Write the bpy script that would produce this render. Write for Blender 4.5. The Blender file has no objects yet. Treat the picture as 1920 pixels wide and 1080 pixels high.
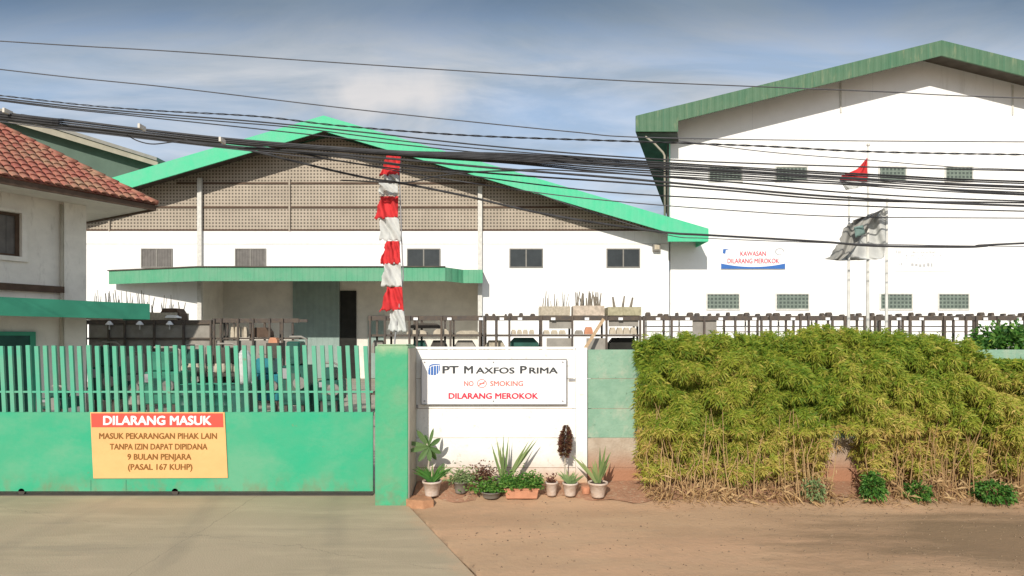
import bpy, math, random
from mathutils import Vector, Matrix
random.seed(7)
scene = bpy.context.scene
COL = scene.collection
F = 1150.0; CZ = 2.1; HY = 635.0      # focal length in photo pixels, eye height, horizon row

# ------------------------------------------------------------------ camera
cam = bpy.data.cameras.new('camera'); camo = bpy.data.objects.new('camera', cam); COL.objects.link(camo)
camo.location = (0, 0, CZ); camo.rotation_euler = (math.radians(90), 0, 0)
cam.sensor_width = 36; cam.lens = 36 * F / 1920; cam.shift_y = (HY - 540) / 1920
cam.clip_start = .1; cam.clip_end = 3000
scene.camera = camo

# ------------------------------------------------------------------ sun, sky, exposure
SUN = Vector((0.25, 0.88, -0.53)).normalized()
elev = math.asin(-SUN.z); az = math.atan2(-SUN.x, -SUN.y)
sun = bpy.data.lights.new('sun', 'SUN'); suno = bpy.data.objects.new('sun', sun); COL.objects.link(suno)
sun.energy = 3.4; sun.angle = math.radians(.6); sun.color = (1, .93, .82)
suno.rotation_euler = SUN.to_track_quat('-Z', 'Y').to_euler(); suno.location = (-10, -20, 30)
w = bpy.data.worlds.new('World'); scene.world = w; w.use_nodes = True
nt = w.node_tree; nt.nodes.clear()
def N(nt, t, **k):
    n = nt.nodes.new(t)
    for a, b in k.items(): setattr(n, a, b)
    return n
L = nt.links.new
out = N(nt, 'ShaderNodeOutputWorld'); bg = N(nt, 'ShaderNodeBackground'); bg.inputs[1].default_value = .15
sky = N(nt, 'ShaderNodeTexSky', sky_type='NISHITA'); sky.sun_disc = False
sky.sun_elevation = elev; sky.sun_rotation = az; sky.air_density = 1.0; sky.dust_density = .6; sky.ozone_density = 1.5
tc = N(nt, 'ShaderNodeTexCoord'); sp = N(nt, 'ShaderNodeSeparateXYZ'); L(tc.outputs['Generated'], sp.inputs[0])
zz = N(nt, 'ShaderNodeMath', operation='MAXIMUM'); L(sp.outputs[2], zz.inputs[0]); zz.inputs[1].default_value = 0
za = N(nt, 'ShaderNodeMath', operation='ADD'); L(zz.outputs[0], za.inputs[0]); za.inputs[1].default_value = .22
dx = N(nt, 'ShaderNodeMath', operation='DIVIDE'); L(sp.outputs[0], dx.inputs[0]); L(za.outputs[0], dx.inputs[1])
dy = N(nt, 'ShaderNodeMath', operation='DIVIDE'); L(sp.outputs[1], dy.inputs[0]); L(za.outputs[0], dy.inputs[1])
cb = N(nt, 'ShaderNodeCombineXYZ'); L(dx.outputs[0], cb.inputs[0]); L(dy.outputs[0], cb.inputs[1])
n1 = N(nt, 'ShaderNodeTexNoise'); cmap = N(nt, 'ShaderNodeMapping'); L(cb.outputs[0], cmap.inputs[0]); cmap.inputs['Scale'].default_value = (.7, 1.7, 1); cmap.inputs['Rotation'].default_value = (0, 0, .35); L(cmap.outputs[0], n1.inputs['Vector'])
n1.inputs['Scale'].default_value = 1.5; n1.inputs['Detail'].default_value = 9; n1.inputs['Roughness'].default_value = .55; n1.inputs['Distortion'].default_value = .5
cr = N(nt, 'ShaderNodeValToRGB'); L(n1.outputs['Fac'], cr.inputs[0])
cr.color_ramp.elements[0].position = .38; cr.color_ramp.elements[0].color = (.58, .58, .58, 1)
cr.color_ramp.elements[1].position = .60; cr.color_ramp.elements[1].color = (.95, .95, .95, 1)
n2 = N(nt, 'ShaderNodeTexNoise'); L(cmap.outputs[0], n2.inputs['Vector']); n2.inputs['Scale'].default_value = 1.9; n2.inputs['Detail'].default_value = 10; n2.inputs['Roughness'].default_value = .6; n2.inputs['Distortion'].default_value = .6
cc = N(nt, 'ShaderNodeValToRGB'); L(n2.outputs['Fac'], cc.inputs[0])
cc.color_ramp.elements[0].position = .40; cc.color_ramp.elements[0].color = (1.85, 2.2, 2.6, 1)
cc.color_ramp.elements[1].position = .60; cc.color_ramp.elements[1].color = (3.1, 3.2, 3.35, 1)
mx = N(nt, 'ShaderNodeMixRGB'); L(cr.outputs[0], mx.inputs[0]); L(sky.outputs[0], mx.inputs[1]); L(cc.outputs[0], mx.inputs[2])
ym = N(nt, 'ShaderNodeMath', operation='MAXIMUM'); L(sp.outputs[1], ym.inputs[0]); ym.inputs[1].default_value = .05
def wm(op, a, b):
    n = N(nt, 'ShaderNodeMath', operation=op)
    for i, v in enumerate((a, b)):
        if isinstance(v, (int, float)): n.inputs[i].default_value = v
        else: L(v, n.inputs[i])
    return n.outputs[0]
nz = N(nt, 'ShaderNodeTexNoise'); L(tc.outputs['Generated'], nz.inputs['Vector']); nz.inputs['Scale'].default_value = 14; nz.inputs['Detail'].default_value = 7
cu_ = wm('DIVIDE', wm('SUBTRACT', wm('DIVIDE', sp.outputs[0], ym.outputs[0]), -.205), .135)
cv_ = wm('DIVIDE', wm('SUBTRACT', wm('DIVIDE', sp.outputs[2], ym.outputs[0]), .400), .042)
cd_ = wm('ADD', wm('SQRT', wm('ADD', wm('MULTIPLY', cu_, cu_), wm('MULTIPLY', cv_, cv_)), 0), wm('MULTIPLY', wm('SUBTRACT', nz.outputs['Fac'], .5), 1.6))
cm_ = N(nt, 'ShaderNodeMapRange'); L(cd_, cm_.inputs[0]); cm_.inputs[1].default_value = 1.15; cm_.inputs[2].default_value = .35; cm_.inputs[4].default_value = .7
mc = N(nt, 'ShaderNodeMixRGB'); L(cm_.outputs[0], mc.inputs[0]); L(mx.outputs[0], mc.inputs[1]); mc.inputs[2].default_value = (4.1, 3.9, 3.8, 1)
el_ = wm('ADD', wm('DIVIDE', sp.outputs[2], ym.outputs[0]), wm('MULTIPLY', wm('SUBTRACT', n2.outputs['Fac'], .5), .10))
b1 = N(nt, 'ShaderNodeMapRange', interpolation_type='SMOOTHSTEP'); L(el_, b1.inputs[0]); b1.inputs[1].default_value = .43; b1.inputs[2].default_value = .57
b2 = N(nt, 'ShaderNodeMapRange', interpolation_type='SMOOTHSTEP'); L(el_, b2.inputs[0]); b2.inputs[1].default_value = .66; b2.inputs[2].default_value = .85; b2.inputs[3].default_value = 1; b2.inputs[4].default_value = 0
mb_ = N(nt, 'ShaderNodeMixRGB', blend_type='MULTIPLY'); L(wm('MULTIPLY', b1.outputs[0], b2.outputs[0]), mb_.inputs[0]); L(mc.outputs[0], mb_.inputs[1]); mb_.inputs[2].default_value = (.38, .47, .56, 1)   # vignette-like darkening put into the upper sky colour, broken by noise
L(mb_.outputs[0], bg.inputs[0]); L(bg.outputs[0], out.inputs[0])
vs = scene.view_settings; vs.view_transform = 'Standard'; vs.look = 'None'; vs.gamma = 1; vs.exposure = .45; vs.use_curve_mapping = False

# ------------------------------------------------------------------ materials
MATS = {}
def mat(name, col, rough=.8, var=.15, scale=3.0, bump=0.0, bscale=30.0, metal=0.0, col2=None, stretch=(1, 1, 1), spec=.3, detail=6):
    if name in MATS: return MATS[name]
    m = bpy.data.materials.new(name); m.use_nodes = True; t = m.node_tree; b = t.nodes['Principled BSDF']
    b.inputs['Roughness'].default_value = rough; b.inputs['Metallic'].default_value = metal; b.inputs['Specular IOR Level'].default_value = spec
    g = N(t, 'ShaderNodeNewGeometry'); mp = N(t, 'ShaderNodeMapping'); t.links.new(g.outputs['Position'], mp.inputs[0]); mp.inputs['Scale'].default_value = stretch
    no = N(t, 'ShaderNodeTexNoise'); t.links.new(mp.outputs[0], no.inputs['Vector']); no.inputs['Scale'].default_value = scale; no.inputs['Detail'].default_value = detail; no.inputs['Roughness'].default_value = .62
    r = N(t, 'ShaderNodeValToRGB'); t.links.new(no.outputs['Fac'], r.inputs[0])
    c2 = col2 if col2 else tuple(c * (1 - var) for c in col)
    r.color_ramp.elements[0].position = .38; r.color_ramp.elements[0].color = (*c2, 1)
    r.color_ramp.elements[1].position = .62; r.color_ramp.elements[1].color = (*[min(1, c * (1 + (0 if col2 else var * .5))) for c in col], 1)
    t.links.new(r.outputs[0], b.inputs['Base Color'])
    if bump:
        n3 = N(t, 'ShaderNodeTexNoise'); t.links.new(g.outputs['Position'], n3.inputs['Vector']); n3.inputs['Scale'].default_value = bscale; n3.inputs['Detail'].default_value = 5
        bp = N(t, 'ShaderNodeBump'); bp.inputs['Strength'].default_value = bump; bp.inputs['Distance'].default_value = .02
        t.links.new(n3.outputs['Fac'], bp.inputs['Height']); t.links.new(bp.outputs[0], b.inputs['Normal'])
    m['out'] = r.name
    MATS[name] = m; return m
def overlay(m, col, fn):
    """fn(tree, x, y, z sockets) -> factor socket; mixes col over the base colour (stains, seams, patterns)."""
    t = m.node_tree; b = t.nodes['Principled BSDF']; g = N(t, 'ShaderNodeNewGeometry'); s = N(t, 'ShaderNodeSeparateXYZ'); t.links.new(g.outputs['Position'], s.inputs[0])
    f = fn(t, s.outputs[0], s.outputs[1], s.outputs[2], g.outputs['Position'])
    src = b.inputs['Base Color'].links[0].from_socket
    x = N(t, 'ShaderNodeMixRGB'); t.links.new(f, x.inputs[0]); t.links.new(src, x.inputs[1]); x.inputs[2].default_value = (*col, 1)
    t.links.new(x.outputs[0], b.inputs['Base Color'])
def mth(t, op, a, b=None, c=None):
    n = N(t, 'ShaderNodeMath', operation=op)
    for i, v in enumerate((a, b, c)):
        if v is None: continue
        if isinstance(v, (int, float)): n.inputs[i].default_value = v
        else: t.links.new(v, n.inputs[i])
    return n.outputs[0]
def noise(t, pos, scale, lo, hi, stretch=(1, 1, 1), off=0.):
    mp = N(t, 'ShaderNodeMapping'); t.links.new(pos, mp.inputs[0]); mp.inputs['Scale'].default_value = stretch; mp.inputs['Location'].default_value = (off, off, off)
    n = N(t, 'ShaderNodeTexNoise'); t.links.new(mp.outputs[0], n.inputs['Vector']); n.inputs['Scale'].default_value = scale; n.inputs['Detail'].default_value = 7; n.inputs['Roughness'].default_value = .65
    r = N(t, 'ShaderNodeMapRange'); t.links.new(n.outputs['Fac'], r.inputs[0]); r.inputs[1].default_value = lo; r.inputs[2].default_value = hi
    return r.outputs[0]
def ramp(t, v, a, b):
    r = N(t, 'ShaderNodeMapRange'); t.links.new(v, r.inputs[0]); r.inputs[1].default_value = a; r.inputs[2].default_value = b; return r.outputs[0]
def ribs(m, axis, period, depth=.35):
    t = m.node_tree; b = t.nodes['Principled BSDF']; g = N(t, 'ShaderNodeNewGeometry'); s = N(t, 'ShaderNodeSeparateXYZ'); t.links.new(g.outputs['Position'], s.inputs[0])
    v = mth(t, 'PINGPONG', s.outputs[axis], period / 2); v = mth(t, 'DIVIDE', v, period / 2); v = ramp(t, v, .25, .6)
    bp = N(t, 'ShaderNodeBump'); bp.inputs['Strength'].default_value = depth; bp.inputs['Distance'].default_value = .04
    t.links.new(v, bp.inputs['Height']); t.links.new(bp.outputs[0], b.inputs['Normal'])

M_white = mat('white wall paint', (.80, .79, .76), .85, .05, 1.2, .15, 12)
overlay(M_white, (.45, .43, .38), lambda t, x, y, z, p: mth(t, 'MULTIPLY', noise(t, p, .9, .60, .80, (3, 3, .35)), .35))
M_white2 = mat('white shed paint', (.82, .82, .81), .85, .04, .8, .1, 10)
overlay(M_white2, (.50, .48, .45), lambda t, x, y, z, p: mth(t, 'MULTIPLY', noise(t, p, 1.4, .62, .78, (1, 1, .6), 3), .35))
overlay(M_white2, (.42, .40, .36), lambda t, x, y, z, p: mth(t, 'MULTIPLY', mth(t, 'MULTIPLY', noise(t, p, 2.6, .55, .75, (1, 1, .10), 7), noise(t, p, .35, .42, .62, off=11)), .42))
overlay(M_white2, (.55, .55, .57), lambda t, x, y, z, p: mth(t, 'MULTIPLY', ramp(t, mth(t, 'ABSOLUTE', mth(t, 'SUBTRACT', mth(t, 'PINGPONG', x, 3.0), 0)), .02, .0), .5))
M_precast = mat('white precast paint', (.80, .79, .75), .85, .06, 4, .3, 25)
overlay(M_precast, (.28, .25, .20), lambda t, x, y, z, p: mth(t, 'MULTIPLY', noise(t, p, 7, .60, .74, (1, 1, 1.3)), .55))
overlay(M_precast, (.50, .34, .22), lambda t, x, y, z, p: mth(t, 'MULTIPLY', mth(t, 'ADD', ramp(t, z, .62, .15), mth(t, 'MULTIPLY', noise(t, p, 5, .4, .7), .3)), ramp(t, z, .75, .2)))
M_pgreen = mat('pale green precast paint', (.24, .38, .28), .85, .1, 5, .35, 30, col2=(.19, .33, .24))
overlay(M_pgreen, (.40, .42, .33), lambda t, x, y, z, p: mth(t, 'MULTIPLY', noise(t, p, 3.2, .50, .68, (1, 1, .8), 5), .8))
overlay(M_pgreen, (.06, .10, .07), lambda t, x, y, z, p: mth(t, 'MULTIPLY', noise(t, p, 14, .64, .72), .6))
M_bare = mat('bare stained precast', (.46, .39, .31), .9, .1, 4, .4, 30, col2=(.36, .29, .22))
overlay(M_bare, (.34, .17, .10), lambda t, x, y, z, p: ramp(t, z, .62, .30))
M_gate = mat('gate green paint', (.018, .35, .185), .5, .1, 1.3, .12, 9, col2=(.055, .34, .185), spec=.4)
overlay(M_gate, (.15, .36, .22), lambda t, x, y, z, p: mth(t, 'MULTIPLY', noise(t, p, .8, .46, .64, (1, 1, 1.6), 2), .55))
overlay(M_gate, (.22, .13, .07), lambda t, x, y, z, p: mth(t, 'MULTIPLY', noise(t, p, 5, .68, .76, (1, 1, 2.2), 9), .6))
overlay(M_gate, (.20, .16, .09), lambda t, x, y, z, p: mth(t, 'MULTIPLY', mth(t, 'MULTIPLY', ramp(t, z, .34, .06), noise(t, p, 6, .45, .7, (1, 1, .6))), .7))
M_bar = mat('gate bar paint', (.07, .36, .23), .5, .12, 3, spec=.4, col2=(.11, .35, .23))
overlay(M_bar, (.20, .14, .08), lambda t, x, y, z, p: mth(t, 'MULTIPLY', noise(t, p, 9, .62, .72, (1, 1, 1.5), 4), .6))
M_pillar = mat('pillar green paint', (.05, .35, .18), .75, .15, 2.5, .3, 20, col2=(.09, .34, .18))
overlay(M_pillar, (.33, .42, .26), lambda t, x, y, z, p: mth(t, 'MULTIPLY', ramp(t, mth(t, 'ADD', z, mth(t, 'MULTIPLY', noise(t, p, 5, .3, .7), .16)), 1.93, 2.1), .9))
overlay(M_pillar, (.15, .33, .19), lambda t, x, y, z, p: mth(t, 'MULTIPLY', noise(t, p, 4, .5, .7), .6))
overlay(M_pillar, (.20, .15, .10), lambda t, x, y, z, p: mth(t, 'MULTIPLY', mth(t, 'MULTIPLY', ramp(t, z, .42, .0), noise(t, p, 7, .42, .66)), .7))
M_plaster = mat('grey plaster', (.42, .39, .32), .9, .12, 3, .3, 20)
M_fasc = mat('mint roof sheet', (.06, .50, .265), .6, .08, 1.5, spec=.3, col2=(.10, .48, .28)); ribs(M_fasc, 0, .28, .12)
M_fascd = mat('green ribbed sheet', (.065, .15, .088), .65, .12, 1.2, spec=.3, col2=(.09, .165, .10)); ribs(M_fascd, 0, .36, .4)
overlay(M_fascd, (.05, .15, .09), lambda t, x, y, z, p: mth(t, 'MULTIPLY', ramp(t, mth(t, 'PINGPONG', x, .9), .035, .0), .8))
overlay(M_fascd, (.25, .27, .16), lambda t, x, y, z, p: mth(t, 'MULTIPLY', noise(t, p, 2.2, .56, .74, (2, 1, .4), 4), .6))
M_can = mat('canopy green sheet', (.08, .32, .18), .6, .12, 1.4, spec=.4, col2=(.12, .33, .20)); ribs(M_can, 0, .25, .35)
overlay(M_can, (.06, .22, .13), lambda t, x, y, z, p: mth(t, 'MULTIPLY', ramp(t, mth(t, 'PINGPONG', x, .42), .02, .0), .6))
M_can2 = mat('house canopy green', (.05, .30, .19), .6, .12, 1.4)
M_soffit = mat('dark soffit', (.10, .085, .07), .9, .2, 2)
M_purlin = mat('dark steel', (.07, .06, .05), .7, .2, 5)
M_block = mat('breeze block', (.43, .37, .30), .9, .1, .8, .3, 10, col2=(.36, .31, .25))
def holes(t, x, y, z, p):
    a = mth(t, 'PINGPONG', x, .08); b = mth(t, 'PINGPONG', z, .08)
    a = ramp(t, a, .034, .044); b = ramp(t, b, .034, .044)
    return mth(t, 'MULTIPLY', mth(t, 'MULTIPLY', a, b), .85)
overlay(M_block, (.06, .05, .04), holes)
M_blackish = mat('dark interior', (.025, .025, .022), .95, .2, 3)
M_shut = mat('louvre grey', (.16, .15, .14), .7, .15, 4); ribs(M_shut, 0, .14, .6)
M_glass = mat('window glass dark', (.035, .04, .042), .15, .2, 2, spec=.5)
M_frame = mat('window frame grey', (.22, .21, .19), .6, .1, 4)
M_vent = mat('vent block grey', (.17, .21, .18), .8, .15, 6)
def grid(t, x, y, z, p):
    a = ramp(t, mth(t, 'PINGPONG', x, .095), .03, .045); b = ramp(t, mth(t, 'PINGPONG', z, .095), .03, .045)
    return mth(t, 'MULTIPLY', a, b)
overlay(M_vent, (.07, .09, .08), grid)
M_teal = mat('teal grey door', (.26, .34, .31), .7, .1, 2); ribs(M_teal, 0, .3, .4)
M_rwall = mat('recess wall', (.72, .69, .62), .9, .1, 1.5)
M_post = mat('white post', (.60, .59, .55), .7, .12, 6)
M_cream = mat('cream plaster', (.78, .75, .68), .9, .09, 1.6, .25, 14)
overlay(M_cream, (.25, .22, .18), lambda t, x, y, z, p: mth(t, 'MULTIPLY', noise(t, p, 2.5, .58, .78, (2, 2, .5), 1), .5))
M_tile = mat('clay roof tile', (.29, .085, .065), .75, .2, 5, .3, 40, col2=(.36, .15, .10), detail=4)
overlay(M_tile, (.30, .23, .14), lambda t, x, y, z, p: mth(t, 'MULTIPLY', noise(t, p, 1.3, .48, .66, (1, 1, 1), 6), .65))
overlay(M_tile, (.10, .06, .05), lambda t, x, y, z, p: mth(t, 'MULTIPLY', noise(t, p, 8, .58, .72), .6))
M_brown = mat('brown timber', (.10, .065, .045), .8, .2, 5)
M_ggrey = mat('grey green wall', (.09, .13, .105), .9, .12, .7)
M_cfas = mat('weathered cream fascia', (.33, .30, .24), .8, .15, 1)
M_dark = mat('eave shade grey', (.07, .06, .06), .8, .2, 1.4, stretch=(2, 1, .6))
M_conc = mat('driveway concrete', (.375, .30, .205), .9, .1, .8, .25, 60, col2=(.33, .27, .18), stretch=(1, .35, 1))
overlay(M_conc, (.46, .37, .25), lambda t, x, y, z, p: mth(t, 'MULTIPLY', noise(t, p, 1.0, .48, .66, (.5, 2.5, 1), 2), .6))
overlay(M_conc, (.19, .17, .13), lambda t, x, y, z, p: mth(t, 'MULTIPLY', noise(t, p, 1.6, .55, .72, (.35, 2.2, 1), 8), .4))
overlay(M_conc, (.17, .15, .12), lambda t, x, y, z, p: mth(t, 'MULTIPLY', noise(t, p, 55, .60, .70), .35))
def crack(t, x, y, z, p):
    wv = mth(t, 'MULTIPLY', mth(t, 'SUBTRACT', noise(t, p, 1.7, 0, 1, off=3), .5), .5)
    a = ramp(t, mth(t, 'ABSOLUTE', mth(t, 'ADD', mth(t, 'ADD', mth(t, 'MULTIPLY', x, .35), mth(t, 'SUBTRACT', y, 5.4)), wv)), .007, .002)
    b = ramp(t, mth(t, 'ABSOLUTE', mth(t, 'ADD', mth(t, 'SUBTRACT', x, -3.4), mth(t, 'MULTIPLY', wv, .5))), .006, .002)
    return mth(t, 'MULTIPLY', mth(t, 'MAXIMUM', mth(t, 'MULTIPLY', a, noise(t, p, 1.1, .42, .52)), b), .5)
overlay(M_conc, (.14, .12, .09), crack)
def spill(t, x, y, z, p):      # earth walked and washed over the slab edge
    e = mth(t, 'SUBTRACT', mth(t, 'ADD', -1.31, mth(t, 'MULTIPLY', mth(t, 'SUBTRACT', 7.72, y), .428)), x)
    return mth(t, 'MULTIPLY', ramp(t, mth(t, 'ADD', e, mth(t, 'MULTIPLY', noise(t, p, 3.5, .3, .7, off=4), .30)), .38, .10), mth(t, 'ADD', mth(t, 'MULTIPLY', noise(t, p, 16, .4, .6), .5), .35))
overlay(M_conc, (.44, .30, .19), spill)
def tyres(t, x, y, z, p):      # worn tyre paths through the gateway
    f = None
    for c, k in ((-2.3, .28), (-3.9, .30), (-5.2, .05), (-6.6, .02)):
        d = mth(t, 'ABSOLUTE', mth(t, 'ADD', mth(t, 'SUBTRACT', x, c), mth(t, 'MULTIPLY', mth(t, 'SUBTRACT', y, 8.0), k)))
        g_ = ramp(t, d, .17, .05); f = g_ if f is None else mth(t, 'MAXIMUM', f, g_)
    return mth(t, 'MULTIPLY', mth(t, 'MULTIPLY', f, noise(t, p, 2.5, .35, .65, (1, .5, 1), 6)), .38)
overlay(M_conc, (.22, .185, .135), tyres)
M_yard = mat('yard concrete', (.36, .33, .27), .9, .14, .7, .2, 40)
M_dirt = mat('bare earth', (.44, .29, .175), .95, .1, .9, .35, 20, col2=(.37, .235, .14), stretch=(.5, 1.3, 1))
overlay(M_dirt, (.50, .30, .18), lambda t, x, y, z, p: mth(t, 'MULTIPLY', noise(t, p, 1.2, .48, .64, (.4, 1.4, 1), 3), .6))
overlay(M_dirt, (.33, .23, .15), lambda t, x, y, z, p: mth(t, 'MULTIPLY', noise(t, p, 9, .50, .72, (.6, 1.4, 1)), .5))
overlay(M_dirt, (.58, .45, .32), lambda t, x, y, z, p: mth(t, 'MULTIPLY', noise(t, p, 30, .64, .74, off=5), .4))
def patch(t, x, y, z, p):   # oily, trampled soil of its own shape towards the right
    a = mth(t, 'DIVIDE', mth(t, 'SUBTRACT', x, 5.6), 2.5); b = mth(t, 'DIVIDE', mth(t, 'SUBTRACT', y, 6.25), 1.25)
    d = mth(t, 'SQRT', mth(t, 'ADD', mth(t, 'MULTIPLY', a, a), mth(t, 'MULTIPLY', b, b)))
    d = mth(t, 'ADD', d, mth(t, 'MULTIPLY', noise(t, p, 1.6, .3, .7, (.35, 1.6, 1)), .9))
    return mth(t, 'MULTIPLY', ramp(t, d, 1.65, 1.0), .8)
overlay(M_dirt, (.17, .115, .065), patch)
M_red = mat('red earth', (.36, .19, .115), .95, .15, 2.5, .7, 30, col2=(.28, .15, .09))
overlay(M_red, (.40, .30, .20), lambda t, x, y, z, p: mth(t, 'MULTIPLY', noise(t, p, 18, .52, .66), .6))
M_road = mat('asphalt', (.055, .053, .05), .9, .2, 5, .4, 60)
M_kerb = mat('worn orange kerb', (.42, .22, .12), .9, .2, 6, .4, 30)
M_signw = mat('sign white', (.82, .82, .82), .5, .02, 2)
M_signo = mat('banner orange', (.78, .42, .17), .6, .06, 1.5, .5, 5)
M_signr = mat('banner red', (.74, .085, .06), .6, .05, 2)
M_ink = mat('dark ink', (.05, .055, .06), .6, .05, 2)
M_inkb = mat('brown ink', (.22, .10, .02), .6, .05, 2)
M_inkr = mat('red ink', (.60, .03, .07), .6, .05, 2)
M_inkr2 = mat('faded red ink', (.58, .18, .16), .6, .05, 2)
M_blue = mat('emblem blue', (.04, .14, .42), .6, .05, 2)
M_faint = mat('faint grey ink', (.42, .42, .43), .7, .05, 2)
M_metal = mat('galvanised frame', (.32, .32, .33), .45, .1, 8, metal=.3)
M_pot = mat('whitewashed pot', (.58, .49, .42), .85, .12, 9, .3, 40, col2=(.48, .36, .28))
M_potg = mat('grey plastic pot', (.20, .18, .15), .8, .15, 9)
M_terra = mat('terracotta planter', (.52, .24, .14), .85, .15, 6, .2, 40)
M_soil = mat('potting soil', (.06, .04, .03), .95, .2, 20)
M_cable = mat('black cable sheath', (.045, .045, .048), .6, .3, 4)
M_cableg = mat('grey cable sheath', (.09, .09, .10), .6, .2, 3)
M_clamp = mat('pale cable clamp', (.6, .56, .5), .6, .1, 9)
M_rack = mat('rusty rack steel', (.075, .065, .06), .8, .25, 6, col2=(.11, .085, .065))
M_rackg = mat('grey sheet', (.28, .26, .23), .8, .15, 4)
M_wood = mat('timber offcut', (.45, .32, .20), .85, .2, 12, stretch=(1, 1, 5))
M_cast = mat('pale ceramic', (.47, .41, .32), .8, .15, 9)
M_crate = mat('weathered crate', (.42, .37, .29), .9, .2, 14)
M_rod = mat('weathered rod', (.22, .19, .15), .8, .3, 14)
M_mach = mat('machine green', (.015, .085, .065), .5, .25, 2.5)
M_turq = mat('turquoise machine paint', (.02, .20, .24), .5, .2, 3)
M_fred = mat('red cloth', (.72, .05, .055), .85, .22, 7)
M_fwhite = mat('white cloth', (.66, .67, .65), .85, .12, 5)
M_fgrey = mat('worn grey flag cloth', (.46, .45, .42), .85, .25, 2.4, col2=(.30, .30, .28))
for mm in (M_fred, M_fwhite, M_fgrey):
    t = mm.node_tree; pb = t.nodes['Principled BSDF']; tr = N(t, 'ShaderNodeBsdfTranslucent'); t.links.new(pb.inputs['Base Color'].links[0].from_socket, tr.inputs[0])
    ms = N(t, 'ShaderNodeMixShader'); ms.inputs[0].default_value = .25; t.links.new(pb.outputs[0], ms.inputs[1]); t.links.new(tr.outputs[0], ms.inputs[2]); t.links.new(ms.outputs[0], t.nodes['Material Output'].inputs[0])

def leafmat(name, stops, rough=.55):
    m = bpy.data.materials.new(name); m.use_nodes = True; t = m.node_tree; b = t.nodes['Principled BSDF']
    a = N(t, 'ShaderNodeAttribute'); a.attribute_name = 'hue'
    r = N(t, 'ShaderNodeValToRGB'); t.links.new(a.outputs['Fac'], r.inputs[0])
    while len(r.color_ramp.elements) < len(stops): r.color_ramp.elements.new(.5)
    for e, (p, c) in zip(r.color_ramp.elements, stops): e.position = p; e.color = (*c, 1)
    t.links.new(r.outputs[0], b.inputs['Base Color']); b.inputs['Roughness'].default_value = rough; b.inputs['Specular IOR Level'].default_value = .25
    tr = N(t, 'ShaderNodeBsdfTranslucent'); t.links.new(r.outputs[0], tr.inputs[0]); mxs = N(t, 'ShaderNodeMixShader'); mxs.inputs[0].default_value = .3
    o = t.nodes['Material Output']; t.links.new(b.outputs[0], mxs.inputs[1]); t.links.new(tr.outputs[0], mxs.inputs[2]); t.links.new(mxs.outputs[0], o.inputs[0])
    return m
L_bamboo = leafmat('bamboo leaves', [(0, (.05, .12, .015)), (.3, (.15, .25, .025)), (.55, (.33, .37, .045)), (.78, (.55, .45, .12)), (1, (.50, .32, .13))])
L_green = leafmat('fresh green leaves', [(0, (.025, .09, .018)), (.5, (.07, .20, .03)), (1, (.17, .30, .06))])
L_frang = leafmat('frangipani leaves', [(0, (.06, .13, .035)), (1, (.15, .24, .09))])
L_snake = leafmat('snake plant leaves', [(0, (.09, .15, .06)), (.6, (.20, .28, .10)), (1, (.38, .40, .18))])
L_red = leafmat('dark red leaves', [(0, (.07, .025, .02)), (.5, (.16, .06, .045)), (1, (.22, .16, .07))])
L_pale = leafmat('pale leaves', [(0, (.12, .20, .07)), (1, (.30, .38, .17))])
L_straw = leafmat('dry straw', [(0, (.26, .15, .07)), (.5, (.50, .33, .16)), (1, (.62, .45, .24))], .8)

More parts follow.
